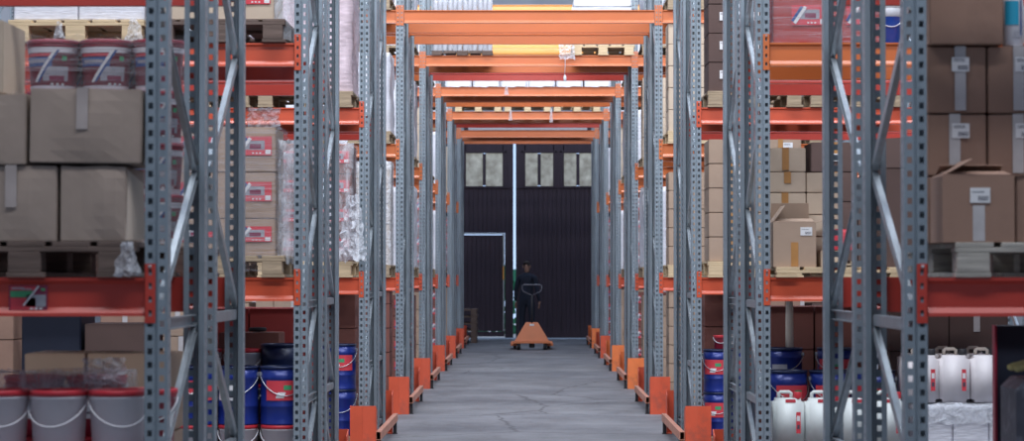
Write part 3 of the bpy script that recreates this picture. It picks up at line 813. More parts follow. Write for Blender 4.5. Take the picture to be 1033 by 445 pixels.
# ===== nearest row, right, first shelf
pallet(1.94,8.70,z,'grey weathered pallet under brown labelled cartons, first shelf, nearest row right','woodgrey',.81,1.08,.128)
zt=z+.121+.008
lb=(.0,.2,.070,.055)
for c,(a,b) in enumerate(((1.488,1.708),(1.716,1.96),(1.968,2.20))):
    for l,(zb,h) in enumerate(((zt,.255),(zt+.256,.236),(zt+.493,.257))):
        carton(a,b,8.45,.36,zb,h-.003,'cardbrown',f'brown carton with white label, {("beside upright","middle","right")[c]} column, {STK[l]} layer, nearest row right','brown labelled cartons on the nearest right shelf','tape',(.012,h*.72,.066,.055),c+3*l)
carton(1.49,1.768,8.42,.40,zt+.751,.30,'cardbrown','large plain brown carton topping the nearest right stack beside the upright','brown labelled cartons on the nearest right shelf',None,None,2)
def bottle(x,y,z_,label):
    s=MB(); s.lathe([(.036,0),(.040,.006),(.040,.17),(.034,.19),(.016,.215),(.015,.235)],24,0,0); o=s.build('bottle','white',None,(x,y,z_))
    s=MB(); s.use('cyan'); s.patch(.04,.04,0,.2,.2,-.9,.3,.40,.86,0,.001,8,1.1); s.use('bluelab'); s.patch(.04,.04,0,.2,.2,.45,.62,.2,.9,0,.001,3,1.1); s.use('greylab'); s.patch(.04,.04,0,.2,.2,-.1,.6,.16,.28,0,.001,5,1.1)
    s.build('printed_label',None,o,recalc=False)
    s=MB(); s.lathe([(.018,.232),(.018,.262),(.012,.268)],14); s.box(-.045,-.01,.262,.014,.01,.285,.003); s.box(-.04,-.004,.225,-.033,.004,.262); s.build('spray_head','cyan',o)
    return tag(o,label,'bottle','white spray bottles')
bottle(1.822,8.50,zt+.750,'white spray bottle with blue label beside the large plain brown carton')
bottle(1.912,8.52,zt+.750,'white spray bottle at right photo edge on brown cartons')
o=tag(place('openA',make_open_carton(.262,.255,.245,'cardbrown',1,(.005,.172,.073,.055),'tape',(150,8,172,158)),(1.622,8.30,zt)),'open brown carton with raised flaps on grey pallet, nearest row right','box')
carton(1.762,2.0,8.19,.25,zt,.245,'cardbrown','closed brown carton right of the open carton on grey pallet','brown labelled cartons on the nearest right shelf',None,None,2)
# ===== nearest row right, floor: dark board + machine
s=MB(); s.box(0,0,0,.75,.03,1.28,.003)  # thin dark board filling the dark area beside the machine
o=s.build('dark_board','cabinet',None,(X(1003.5,9.5),9.5,0)); s=MB(); s.box(-.007,-.012,0,.002,.04,1.28); s.build('edge_strip','bucketred',o)
tag(o,'dark navy upright board with red edge strip under nearest right shelf','board')
o=empty('floor_machine',(1.825,8.45,0))
s=MB(); s.box(0,0,.20,.5,.36,1.10,.04); s.build('housing','darkmetal',o)
s=MB(); s.box(.03,.03,.10,.47,.33,.20,.01); s.build('chassis','black',o)
for xx in (.08,.42):
    s=MB(); s.lathe([(.02,-.03),(.10,-.03),(.105,-.02),(.105,.02),(.10,.03),(.02,.03)],20)
    s.v=[(a+xx,c+.18,b+.105) for a,b,c in s.v]; s.build('wheel','black',o)
tag(o,'scuffed dark grey machine housing at right photo edge under nearest shelf','machine')
# glove
me=bpy.data.meshes.new('g'); bm=bmesh.new()
def skinned(name,verts,edges,radii,mats,parent=None,loc=(0,0,0),rz=0,sub=2,root=0):
    me=bpy.data.meshes.new(name); me.from_pydata(verts,edges,[]); o=bpy.data.objects.new(name,me); COL.objects.link(o)
    md=o.modifiers.new('skin','SKIN'); md.use_smooth_shade=True; md.use_x_symmetry=False
    for i,r in enumerate(radii): 
        sv=me.skin_vertices[0].data[i]; sv.radius=(r,r) if not isinstance(r,tuple) else r; sv.use_root=(i==root)
    m2=o.modifiers.new('sub','SUBSURF'); m2.levels=sub; m2.render_levels=sub
    me.materials.append(M[mats])
    dg=bpy.context.evaluated_depsgraph_get(); ev=o.evaluated_get(dg); nm=bpy.data.meshes.new_from_object(ev); 
    bpy.data.objects.remove(o)
    if not nm.materials: nm.materials.append(M[mats])
    for p in nm.polygons: p.use_smooth=True
    return link(name,nm,parent,loc,rz)
bm.free()
gv=[(0,0,0),(.05,0,.005),(.09,0,.008),(-.03,-.02,.0),(-.07,-.03,-.012),(-.04,-.0,.004),(-.08,-.0,-.008),(-.035,.02,.004),(-.075,.028,-.008),(-.02,.035,.0),(-.055,.05,-.01),(.01,-.035,-.002),(-.03,-.055,-.012)]
o=skinned('work_glove',gv,[(0,1),(1,2),(0,3),(3,4),(0,5),(5,6),(0,7),(7,8),(0,9),(9,10),(0,11),(11,12)],[.034,.034,.036,.013,.011,.014,.011,.014,.011,.012,.010,.013,.011],'glove',None,(1.915,8.60,1.145),.1)
o.scale=(1.25,1.25,1.2)
tag(o,'yellow and black work glove lying on the dark machine housing','glove')
s=MB(); s.lathe([(.045,-.03),(.05,-.02),(.05,.02),(.045,.03)],16); s.v=[(c+.10,a,b+.008) for a,b,c in s.v]; s.build('cuff','black',o)

# ===== second row, left
YB=rowY(1); z=Z1[1]
pallet(-1.885,YB+.50,z,'brown wooden pallet under three wrapped cartons, first shelf, second row left','wood',.80,1.08,.132)
zt=z+.133
for c,(a,b) in enumerate(((-2.25,-1.905),(-1.897,-1.55))):
    for l,(zz,h) in enumerate(((0,.222),(.224,.278),(.504,.272))):
        carton(a,b,YB+.03,.45,zt+zz,h,'card',f'tan carton with red printed panel, {("left","right")[c]} column, {("bottom","middle","top")[l]}, second row left','wrapped cartons with red panels on the second left shelf',None,None,l,art='right')
film(wrap_shell(-2.262,YB+.012,zt-.1,-1.538,YB+.62,zt+.79,.004,11,False,18,10),'clear stretch wrap around the red panel cartons, second row left','filmlines')
film(wrap_shell(-1.532,YB+.05,zt-.05,-1.46,YB+.55,zt+.70,.020,12,True,8,12),'loose clear film bulging between wrapped cartons and second left upright','film')
film(crumple(.20,.10,.13,13),'knot of clear film on top of the red panel cartons, second row left','filmdense',(X(262,YB),YB+.2,zt+.772))
z2=2.893
pallet(-1.885,YB+.50,z2,'dark wooden pallet holding pale cartons, second shelf, second row left','wooddark',.80,1.08,.14)
for l in range(2):
  for c,(a,b) in enumerate(((-2.25,-1.91),(-1.90,-1.56))): carton(a,b,YB+.03,.5,z2+.142+.26*l,.255,'cardlight',f'pale carton {("left","right")[c]} column, {("bottom","top")[l]} layer, second shelf, second row left','pale cartons on the second shelf of the second row',None,None,l,art='right')
film(wrap_shell(-1.555,YB+.02,z2+.02,-1.47,YB+.6,z2+.75,.018,15,True,8,10),'loose clear film beside the pale cartons, second shelf, second row left','film')
pallet(-2.745,YB+.50,z2,'pale wooden pallet above the crimson buckets, second shelf, second row left','woodlight',.82,1.08,.135)
s=MB(); s.box(-.39,0,0,-.003,.9,.5,.01); s.box(.003,0,0,.40,.9,.5,.01); o=s.build('wrapped_sacks','wrapw',None,(-2.745,YB+.02,z2+.136)); tag(o,'white wrapped load on the pale pallet above the crimson buckets','wrapped load')
film(crumple(.12,.04,.14,16,7),'torn film scrap hanging on the pale pallet above crimson buckets','filmdense',(X(136,YB),YB-.07,z2+.0))
film(crumple(.07,.03,.10,17,6),'torn film shred at the middle of the pale pallet, second row left','filmdense',(X(60,YB),YB-.06,z2+.02))
# floor
pallet(-1.885,YB+.50,0,'wooden pallet under blue paint pails, floor, second row left','wood',.80,1.08,.144)
for c,px in enumerate((-2.04,-1.785,-1.527)):
    for l in range(2): bucket(px,YB+.15,.145+.22*l,.118,.218,'white','lidred',f'white bucket with red lid under the navy pails, {("left","middle","right")[c]}, {("lower","upper")[l]} layer, second row left','plain','white buckets under the navy pails')
    pail(px,YB+.16,.586,.127,.352,f'navy paint pail with wire handle, {("left","middle","right")[c]} of front three, second row left','navy',('red','white','red')[c],'navy paint pails at the second left floor bay',rz=(.3,-.15,.35)[c])
for c,px in enumerate((-2.05,-1.80)):
    for l in range(4): bucket(px,YB+.50,.145+.222*l,.118,.22,'white','lidred',f'white bucket with red lid behind the navy pails, {("left","right")[c]}, {STK[l] if l<3 else "top"} layer','plain','white buckets behind the navy pails')
for l in range(2): pail(-1.565,YB+.50,.145+.46*l,.127,.458,f'dark navy drum {("lower","upper")[l]} one behind the right navy paint pail','navydark',None,'dark drums behind the navy pails')
carton(-1.98,-1.6,YB+.70,.35,.145,.98,'cardred','tall red-brown carton at back of second left floor bay',None,None,None,1)
for c,(a,b) in enumerate(((-2.28,-1.87),(-1.86,-1.46))): carton(a,b,YB+1.30,.6,0,1.27,'cardcrimson',f'tall crimson carton, {("left","right")[c]} of two, back half of second row left floor',None,None,None,c)
s=MB(); s.lathe([(.012,0),(.055,.003),(.058,.02),(.05,.028),(.01,.03)],20); o=s.build('lid_cap','black',None,(X(260,YB+.85),YB+.86,1.127)); tag(o,'black round lid lying on the red-brown carton, second row left','lid')
for l in range(3): carton(-2.70,-2.30,YB+.05,.45,.40*l,.397,'carddark',f'dark brown carton left of navy pails, {STK[l] if l<2 else "top"} of three, second row floor','dark brown cartons left of the navy pails',None,None,1)
s=MB(); s.box(0,0,0,.36,.45,1.30,.01); o=s.build('storage_cabinet','cabinet',None,(-3.09,YB+.08,0)); s=MB(); s.box(.1,-.006,.85,.24,.001,1.0,.002); s.build('name_plate','greylab',o)
s=MB(); s.box(.30,-.02,.6,.315,.0,.75,.003); s.build('handle','bolt',o)
tag(o,'dark navy cabinet left of the dark brown cartons, second row left floor','cabinet')

# ===== second row, right
b_=pallet(1.875,YB+.50,z,'thin pale pallet under the open tan carton, first shelf, second row right','woodlight',.82,1.08,.062)
z0=z+.063
o=tag(place('openB',make_open_carton(.258,.26,.27,'card',2,(.07,.215,.07,.05),'tapeb',(125,15,170,100)),(1.581,YB+.14,z0)),'open tan carton with raised left flap, first shelf, second row right','box')
zz=z0
for l,(h) in enumerate((.19,.135,.135,.128,.150)):
    carton(1.452,1.688,YB+.32,.40,zz,h-.002,'cardlight',f'light carton with brown tape, left column behind open carton, {STK[l]} layer, second row','light cartons on the second right shelf','tapeb',None,(0,1,3,5,7)[l]); zz+=h
zz=z0
for l,h in enumerate((.19,.135,.135,.125)):
    carton(1.694,1.90,YB+.32,.40,zz,h-.002,'cardlight',f'light carton, right column behind open carton, {STK[l]} layer, second row right','light cartons on the second right shelf',None,None,l); zz+=h
carton(1.745,1.90,YB+.06,.2,z0,.10,'cardlight','small pale carton right of the open tan carton, second row',None,None,None,1)
bag=MB(); 
bm=bulged_box(.13,.14,.13,.012,4); me=bpy.data.meshes.new('bag'); bm.to_mesh(me); bm.free(); me.materials.append(M['redlab']); o=link('packet',me,None,(X(851,YB),YB+.13,z0+.102)); tag(o,'small red packet on the small pale carton, second row right','packet')
pallet(2.64,YB+.50,z,'dark pallet board under the dark brown cartons, first shelf, second row right','wood',.66,1.08,.062)
o=tag(place('openC',make_open_carton(.42,.5,.60,'carddark',3,None,None,(62,95,100,85)),(2.20+.14,YB+.30,z0)),'large dark brown open carton behind nearest right uprights, second row','box')
s=MB()
for l in range(3):
  carton(2.57,2.93,YB+.04,.4,z0+.232*l,.23,'cardbrown',f'brown carton right of the large dark open carton, {STK[l]} layer, second row','brown cartons right of the dark open carton','tape',(.02,.15,.07,.055),l)
for c,(a,b) in enumerate(((1.46,1.80),(1.81,2.10))):
  for l in range(2):
    carton(a,b,YB+.04,.5,z2,.29,'cardcrimson',f'red wrapped carton {("left","right")[c]} column, bottom, second shelf, second row right','red wrapped cartons on second shelf of second row',None,None,l,art='right') if l==0 else carton(a,b,YB+.04,.5,z2+.292,.29,'cardcrimson',f'red wrapped carton {("left","right")[c]} column, top, second shelf, second row right','red wrapped cartons on second shelf of second row',None,None,l,art='right')
film(wrap_shell(1.452,YB+.018,z2+.002,2.108,YB+.58,z2+.62,.005,21,True,20,14),'cloudy stretch wrap around red cartons, second shelf, second row right','filmlines')
ob=bucket(2.175,YB+.13,z2,.082,.235,'blue','white','bright blue bucket with white lid, second shelf, second row right','plain',None,handle='white')
s=MB(); s.lathe([(.0795,.162),(.0815,.164),(.0835,.225),(.080,.227)],28); s.build('collar','white',ob)
bucket(2.385,YB+.13,z2,.078,.235,'white','lidred','white bucket right of the bright blue bucket, second shelf','plain',None)
pail(2.13,YB+.45,z2,.10,.25,'navy pail behind the bright blue bucket, second shelf, second row right')
# floor right
pallet(1.875,YB+.50,0,'wooden pallet under translucent canisters, floor, second row right','wood',.82,1.08,.144)
for c in range(4):
    for l in range(2): jerry(1.548+.2*c,YB+.12,.145+.322*l,.19,.15,.32,'jerry','lidred','redlab',f'translucent canister with red cap, {("first","second","third","fourth")[c]} right from the upright, {("lower","upper")[l]} layer, second row','translucent canisters in the second right floor bay',rz=(.03,-.04,.02,.05)[c])
for c in range(3):
    for l in range(2): pail(1.585+.275*c,YB+.50,.145+.378*l,.132,.376,f'navy pail behind translucent canisters, {("left","middle","right")[c]}, {("lower","upper")[l]} layer, second row right','navy',(None,'red')[l],'navy pails behind the canisters',rz=.4-.3*c)
for c in range(2):
    for l in range(3): pail(1.60+.34*c,YB+.80,.145+.295*l,.125,.294,f'navy pail at the back right floor bay, {("left","right")[c]}, {STK[l]} layer, second row','navy',('grey','red')[c],'navy pails behind the canisters',rz=-.2)
pallet(2.64,YB+.50,0,'wooden pallet under white wrapped stack, floor, second row right','wood',.66,1.08,.144)
s=MB(); 
for k in range(3): s.box(.218*k,0,0,.218*k+.214,.8,.565,.012)
o=s.build('wrapped_stack','wrapw',None,(2.315,YB+.02,.145)); tag(o,'white wrapped stack below white canisters with dark caps, second row right','wrapped load')
film(wrap_shell(2.305,YB+.008,.60,2.975,YB+.83,.717,.008,31,True,14,3),'clear film over the white wrapped stack, second row right','filmdense')
for c in range(4):
    for r_ in range(2): jerry(2.36+.19*c,YB+.14+.24*r_,.722,.182,.20,.325,'jerryw','black','ink',f'white canister with dark cap, {("first","second","third","fourth")[c]} from left in the {("front","back")[r_]} rank, second row right','white canisters with dark caps',rz=(.02,-.02,.03,-.03)[c])
pallet(1.9,YB+1.75,0,'wooden pallet under dark cartons, floor, back half of second row right','wood',.9,1.0,.144)
for c,(a,b) in enumerate(((1.47,1.86),(1.87,2.26))):
    for l in range(4): carton(a,b,YB+1.3,.5,.145+.285*l,.283,'cardred',f'dark red-brown carton {("left","right")[c]} column, {STK[l]} layer, back of second right floor bay','dark cartons at the back of second right floor bay',None,None,l)
s=MB(); s.lathe([(.022,0),(.026,.004),(.026,.17),(.022,.30),(.022,.42)],16); o=s.build('paper_tube','tube',None,(X(796,YB+.8),YB+.80,.145+.295*3)); 
tag(o,'cream paper tube standing on the navy pails, second row right','tube')
# second bays, cartons seen past the edges
def stack(i,sg,p,lvl,m,cols,n,h,d=.5,tape='tape',lab=None,art=None,pal='wood',wrap=None,zoff=.0,rack=0,dx=0.0,look=None,word='carton'):
    Y=rowY(i)+rack*1.25; z=levelz(i,lvl); x=sg*(1.885+.86*p+dx)
    pos=("" if p==0 else "further " if p==1 else "far ")
    rk='' if rack==0 else 'back half of '
    look=look or G[m]
    pallet(x,Y+.5,z,f'pallet under {look} {word}s, {pos}{side_txt(sg)} bay, {LEVELTXT[lvl]}, {rk}{ORD[i]} row',pal,.80,1.06,.135)
    zt=z+.136; w=.78/cols
    for c in range(cols):
        cc=c if sg>0 else cols-1-c
        for l in range(n):
            x0=x-.39+w*cc
            jit=random.Random(i*97+c*13+l).uniform(-.004,.004)
            carton(x0+.003,x0+w-.003,Y+.02+jit,d,zt+h*l,h-.003,m,f'{look} carton, {pos}{side_txt(sg)} bay column {c+1}, {STK[l] if l<n-1 else "top"} layer, {LEVELTXT[lvl]}, {rk}{ORD[i]} row',f'{look} cartons in {ORD[i]} row, {side_txt(sg)}, {LEVELTXT[lvl]}',tape,lab,(l+c)%3,art=art)
    if wrap: film(wrap_shell(x-.398,Y-.0,zt,x+.398,Y+d+.05,zt+h*n+.01,.005,i,True,14,10),f'stretch wrap round {look} cartons, {pos}{side_txt(sg)} bay, {LEVELTXT[lvl]}, {rk}{ORD[i]} row',wrap)
def block(i,sg,p,lvl,h,m,look,pal='wood',d=.8,w=.74,rack=0):
    Y=rowY(i)+rack*1.25; z=levelz(i,lvl); x=sg*(1.885+.86*p); pos=("" if p==0 else "further " if p==1 else "far ")
    pallet(x,Y+.5,z,f'pallet under {look}, {pos}{side_txt(sg)} bay, {LEVELTXT[lvl]}, {ORD[i]} row',pal,.80,1.06,.135)
    s=wrap_shell(-w/2,0,0,w/2,d,h,.022,i*7+lvl*3+p,True,16,14); o=s.build('wrapped_load',m,None,(x,Y+.06,z+.137)); tag(o,f'{look} on pallet, {pos}{side_txt(sg)} bay, {LEVELTXT[lvl]}, {ORD[i]} row','wrapped load')
lab=(.02,.12,.075,.065)
# third row left
block(2,-1,0,2,.98,'wrappink','pinkish film wrapped load')
block(2,-1,1,2,.55,'wrapw','white wrapped load')
stack(2,-1,0,1,'cardred',2,4,.245,art='right',wrap='film',tape=None,pal='woodlight',look='crimson')
stack(2,-1,1,1,'card',2,3,.25)
pallet(-1.885,rowY(2)+.5,0,'wooden pallet under navy drums, floor, third row left')
for c in range(3):
    for l in range(2): pail(-1.595-.27*c,rowY(2)+.16,.145+.382*l,.13,.38,f'navy drum {("first","second","third")[c]} left from the upright, {("lower","upper")[l]} layer, third row left','navy','red' if l else None,'navy drums in the third left floor bay',rz=.3*c)
for l in range(4): carton(-1.96,-1.50,rowY(2)+.45,.4,.145+.295*l,.292,'cardred',f'red-brown carton behind navy drums, {STK[l]} of four, third row left','red-brown cartons behind the third left drums',None,None,l)
o=film(crumple(.26,.10,.56,41,12),'large loose sheet of clear film hanging from crimson cartons, third row left','filmdense',(X(356,rowY(2)),rowY(2)-.07,Z(264,rowY(2))))
stack(2,-1,1,0,'card',2,4,.28); stack(2,-1,2,0,'cardbrown',2,4,.27); stack(2,-1,3.3,0,'cardbrown',2,4,.27,lab=lab)
stack(2,-1,2,1,'cardbrown',2,4,.25)
# third row right
stack(2,1,0,2,'carddark',3,4,.245,lab=(0,.14,.07,.07),tape=None)
stack(2,1,1,2,'cardred',2,2,.26)
stack(2,1,0,1,'card',2,5,.205,lab=(.08,.14,.08,.07),tape='tapeb',pal='woodlight')
stack(2,1,1,1,'carddark',2,4,.25,lab=lab,tape='tapeb')
stack(2,1,2,1,'cardbrown',2,4,.25,lab=lab)
pallet(1.885,rowY(2)+.5,0,'wooden pallet under stacked navy drums, floor, third row right')
for c in range(3):
    for l in range(2): pail(1.585+.27*c,rowY(2)+.16,.145+.36*l,.128,.358,f'navy drum {("first","second","third")[c]} right from the upright, {("lower","upper")[l]} layer, third row right','navy','red','navy drums in the third right floor bay',rz=-.2+.2*c)
bucket(1.60,rowY(2)+.16,.866,.055,.115,'bucketred','lidred','small red can standing on the navy drum, third row right','plain')
for l in range(4): carton(1.50,1.95,rowY(2)+.50,.4,.145+.30*l,.297,'cardred',f'maroon carton behind the navy drums, {STK[l]} of four, third row right','red-brown cartons behind the third right drums',None,(0,.2,.1,.1),l)
stack(2,1,1,0,'carddark',2,4,.28,look='dark brown'); stack(1,1,1,0,'carddark',2,4,.285,rack=1)  # dark cartons added to keep the space behind the canisters dark
# fourth row
block(3,-1,0,2,.85,'wrapw','dotted white wrapped load'); block(3,-1,1,2,.8,'wrapw','tall white wrapped load')
block(3,-1,0,3,.8,'wrappink','pinkish wrapped load')
stack(3,-1,0,1,'cardlight',2,5,.22,wrap='filmdense'); stack(3,-1,1,1,'cardred',2,4,.25,art='right')
stack(3,-1,0,0,'cardred',2,5,.26,tape=None); stack(3,-1,1,0,'card',2,4,.28); stack(3,-1,2,0,'cardbrown',2,4,.28)
stack(3,1,0,2,'cardlight',2,5,.235,pal='woodlight',tape=None); stack(3,1,1,2,'card',2,3,.25)
stack(3,1,0,1,'card',2,5,.20,pal='woodlight',tape=None); stack(3,1,1,1,'cardbrown',2,4,.25,lab=lab,tape='tapeb')
stack(3,1,0,0,'card',2,6,.20,tape=None); stack(3,1,1,0,'cardbrown',2,4,.28); stack(3,1,2,0,'cardbrown',2,4,.28)
block(3,1,0,3,.7,'wrapw','white wrapped load')
# fifth to last rows
KM=['cardlight','cardred','card','cardbrown']
for i in range(4,ROWS):
    for sg in (-1,1):
        a=(i+(0 if sg<0 else 1))
        if (i+sg)%2: block(i,sg,0,1,1.05,('wrapw','wrappink')[i%2],('white wrapped load','pinkish wrapped load')[i%2])
        else: stack(i,sg,0,1,KM[i%2],2,4,.27,wrap='film' if i%2 else None,art='right' if i%2 else None,tape=None)
        stack(i,sg,0,0,('cardred','card')[a%2],2,4,.27,tape=None,art='right' if a%2==0 else None)
        if a%2: stack(i,sg,0,2,'cardlight',2,4,.26,tape=None)
        else: block(i,sg,0,2,1.0,'wrapw','pale wrapped load')
        block(i,sg,0,3,.8,'wrapw','tall pale wrapped load'); 
        block(i,sg,1,1,1.1,'wrapw','pale wrapped load'); block(i,sg,1,0,1.1,'wrappink','pinkish wrapped load'); block(i,sg,1,2,.9,'wrapw','pale wrapped load')

# ===== loads above the aisle, fifth row
zE=levelz(4,3); YE=rowY(4)
pallet(-.87,YE+.5,zE,'pallet under grey bottle packs above the aisle, fifth row','wooddark',.80,1.05,.06)
for c in range(4):
    for l in range(3):
        def mk():
            s=MB()
            for a in range(3):
                for b in range(2): s.lathe([(.028,0),(.031,.01),(.031,.17),(.012,.215),(.012,.235)],10,-.064+.064*a,-.032+.064*b)
            o=s.build('bottle_pack','greylab'); w_=wrap_shell(-.098,-.067,.002,.098,.067,.20,.003,3,True,6,4); w_.build('pack_film','film',o,recalc=False)
            return o
        o=place('pack',mk,(-1.165+.197*c,YE+.12,zE+.062+.237*l)); tag(o,f'shrink wrapped bottle pack, {("first","second","third","fourth")[c]} from left, {STK[l]} layer, above the aisle on fifth row','bottle pack','bottle packs above the aisle')
pallet(.98,YE+.5,zE,'pallet under white sacks above the aisle, fifth row right side','woodlight',.82,1.05,.135)
for l in range(5):
    bm=bulged_box(.80,.95,.125,-.02,l,6)
    bmesh.ops.smooth_vert(bm,verts=bm.verts,factor=.5,use_axis_x=True,use_axis_y=True,use_axis_z=True)
    me=bpy.data.meshes.new('sack'); bm.to_mesh(me); bm.free(); me.materials.append(M['sack']); 
    for p in me.polygons: p.use_smooth=True
    o=link('sack',me,None,(.98+.01*(-1)**l,YE+.52,zE+.140+.126*l)); tag(o,f'white sack {STK[l]} in the pile on pallet above the aisle, fifth row','sack','white sacks above the aisle')
film(crumple(.20,.08,.20,51,9),'bunched film hanging off pallet above the aisle, fifth row','filmdense',(X(572,YE),YE-.05,zE-.06))
s=MB(); s.tube([(0,0,0),(.004,0,-.12),(-.003,0,-.26)],.004,6); s.lathe([(.006,-.26),(.018,-.28),(.020,-.32),(.008,-.345)],10); o=s.build('film_strand','white',None,(X(570,YE),YE-.02,zE+.0)); tag(o,'twisted strand of film dangling below the beam, fifth row above aisle','plastic strand')
# sixth row: white packs
zF=levelz(5,3); YF=rowY(5)
for c in range(6):
    def mk():
        s=wrap_shell(-.2,0,0,.2,1.03,.34,.006,9,True,8,6); return s.build('wrapped_pack','wrapw')
    o=place('wpack',mk,(-1.08+.43*c,YF-.01,zF+.002)); tag(o,f'white wrapped pack, {STK[c] if c else "first"} from left above the aisle, sixth row','wrapped pack','white packs above the aisle on sixth row')
zG=levelz(6,3); YG=rowY(6)
for c in range(3):
    pallet(-.88+.88*c,YG+.5,zG,f'{("left","middle","right")[c]} of three empty pallets above the aisle, seventh row','woodlight',.84,1.05,.135)
    s=MB(); s.box(-.4,0,0,.4,.9,.5,.02); o=s.build('wrapped_load','wrapw',None,(-.88+.88*c,YG+.05,zG+.137)); tag(o,f'white load on {("left","middle","right")[c]} pallet above the aisle, seventh row','wrapped load')
zH=levelz(7,3); YH=rowY(7)
s=MB(); s.box(-1.2,0,0,1.2,1.03,.09,.01); o=s.build('grey_sheet_stack','greylab',None,(0,YH-.01,zH+.002)); tag(o,'flat grey sheet stack above the aisle, farthest row','sheets')
for n_,(px,i,hh) in enumerate(((471+40,5,.16),(515,6,.20),(556,6,.24))):
    zz=levelz(i,3); film(crumple(.07,.03,hh,60+n_,5),f'shred of film hanging over beam above the aisle, {ORD[i]} row, {("left","left","right")[n_]} one','filmdense',(X(px,rowY(i)),rowY(i)-.03,zz-hh*.8))

# ===== pallet stack by the door
for l in range(5):
    pallet(X(463,48.4),48.6,.147*l,f'dark pallet, {STK[l]} of the five stacked by the far doors','wooddark',.80,1.05,.146)
# ===== pallet truck
YJ=44.3
o=empty('pallet_truck',(X(536.5,YJ),43.9,0))
s=MB()
# sloped hood: trapezoid front
hz0,hz1=.17,.62
def prismoid(s,a,b):
    s.add([(-a[0],a[1],a[3]),(a[0],a[1],a[3]),(a[0],a[2],a[3]),(-a[0],a[2],a[3]),(-b[0],b[1],b[3]),(b[0],b[1],b[3]),(b[0],b[2],b[3]),(-b[0],b[2],b[3])],[(0,3,2,1),(4,5,6,7),(0,1,5,4),(1,2,6,5),(2,3,7,6),(3,0,4,7)])
prismoid(s,(.34,-.10,.16,.17),(.12,-.02,.14,.54)); s.build('hood','jack',o)
s=MB(); prismoid(s,(.37,-.12,.22,.13),(.355,-.12,.22,.175)); s.build('chassis_plate','jack',o)
for sg in (-1,1):
    s=MB(); s.box(sg*.34-.08,.2,.07,sg*.34+.08,1.2,.135,.01); s.build('fork','jack',o)
    s=MB(); s.lathe([(.02,-.035),(.085,-.035),(.09,-.028),(.09,.028),(.085,.035),(.02,.035)],20); s.v=[(c+sg*.26,a-.0,b+.09) for a,b,c in s.v]; s.build('steer_wheel','black',o)
    s=MB(); s.lathe([(.01,-.03),(.04,-.03),(.04,.03),(.01,.03)],14); s.v=[(c+sg*.34,a+1.05,b+.04) for a,b,c in s.v]; s.build('fork_roller','black',o)
s=MB(); s.lathe([(.05,.04),(.055,.06),(.055,.17)],16,0,.02); s.build('hydraulic_pump','black',o)
s=MB(); s.tube([(0,.0,.5),(0,-.05,.75),(0,-.10,1.08)],.02,10); s.build('tiller_shaft','black',o)
s=MB(); s.tube([(0,-.10,1.07),(-.17,-.11,1.15),(-.195,-.115,1.2),(-.19,-.12,1.26),(-.16,-.12,1.28),(.16,-.12,1.28),(.19,-.12,1.26),(.195,-.115,1.2),(.17,-.11,1.15),(0,-.10,1.07)],.013,8); s.build('tiller_handle','darkmetal',o)
s=MB(); s.box(-.045,-.042,.47,.045,-.03,.51); s.build('maker_plate','paper',o)
tag(o,'orange hand pallet truck parked on the aisle floor before the far doors','pallet truck')
# ===== person in dark clothes by the doors
def person():
    v=[(0,0,.95),(0,.01,1.12),(0,.0,1.30),(0,.01,1.44),(0,0,1.52)]
    r=[(.155,.115),(.145,.105),(.17,.115),(.13,.09),(.055,.055)]
    e=[(0,1),(1,2),(2,3),(3,4)]
    def add(p,q,rad): v.append(p); r.append(rad); e.append((q,len(v)-1)); return len(v)-1
    for sg in (-1,1):
        a=add((sg*.185,0,1.41),3,.065); a=add((sg*.25,.015,1.14),a,.05); a=add((sg*.275,-.03,.90),a,.038)
        h=add((sg*.10,0,.86),0,.095); k=add((sg*.115,-.01,.48),h,.065); an=add((sg*.12,.02,.09),k,.048); add((sg*.13,-.12,.045),an,.04)
    o=skinned('person',v,e,r,'clothes')
    hv=[(0,0,1.50),(0,0,1.58),(0,.0,1.665),(0,.005,1.73),(0,-.085,1.655),(0,-.105,1.64)]
    skinned('head',hv,[(0,1),(1,2),(2,3),(2,4),(4,5)],[.05,.062,.082,.06,.02,.012],'skin',o)
    s=MB()
    for sg in (-1,1): s.box(sg*.082-.008,-.01,1.62,sg*.082+.008,.03,1.68,.004)
    s.build('ear','skin',o)
    skinned('hair',[(0,.012,1.71),(0,.02,1.725),(0,.035,1.69)],[(0,1),(1,2)],[.088,.088,.085],'hair',o)
    for sg in (-1,1):
        P=[(0,0,0),(0,-.005,-.045)]; E=[(0,1)]; R=[(.022,.03),(.016,.038)]
        for k in range(4):
            yy=-.03+.02*k; L=(.065,.075,.07,.055)[k]; b=len(P)
            P+= [(0,yy,-.075),(-sg*.006,yy,-.075-L*.5),(-sg*.018,yy,-.075-L)]; E+=[(1,b),(b,b+1),(b+1,b+2)]; R+=[.010,.009,.008]
        b=len(P); P+=[(-sg*.005,-.04,-.03),(-sg*.015,-.052,-.07)]; E+=[(0,b),(b,b+1)]; R+=[.011,.009]
        skinned('hand',[(x+sg*.277,y-.035,z_+.875) for x,y,z_ in P],E,R,'skin',o)
    return o
o=person(); o.location=(X(531.5,48.9),48.9,0); o.rotation_euler=(0,0,PI-.35)
tag(o,'person in dark navy workwear standing before the gap of the far doors','person')

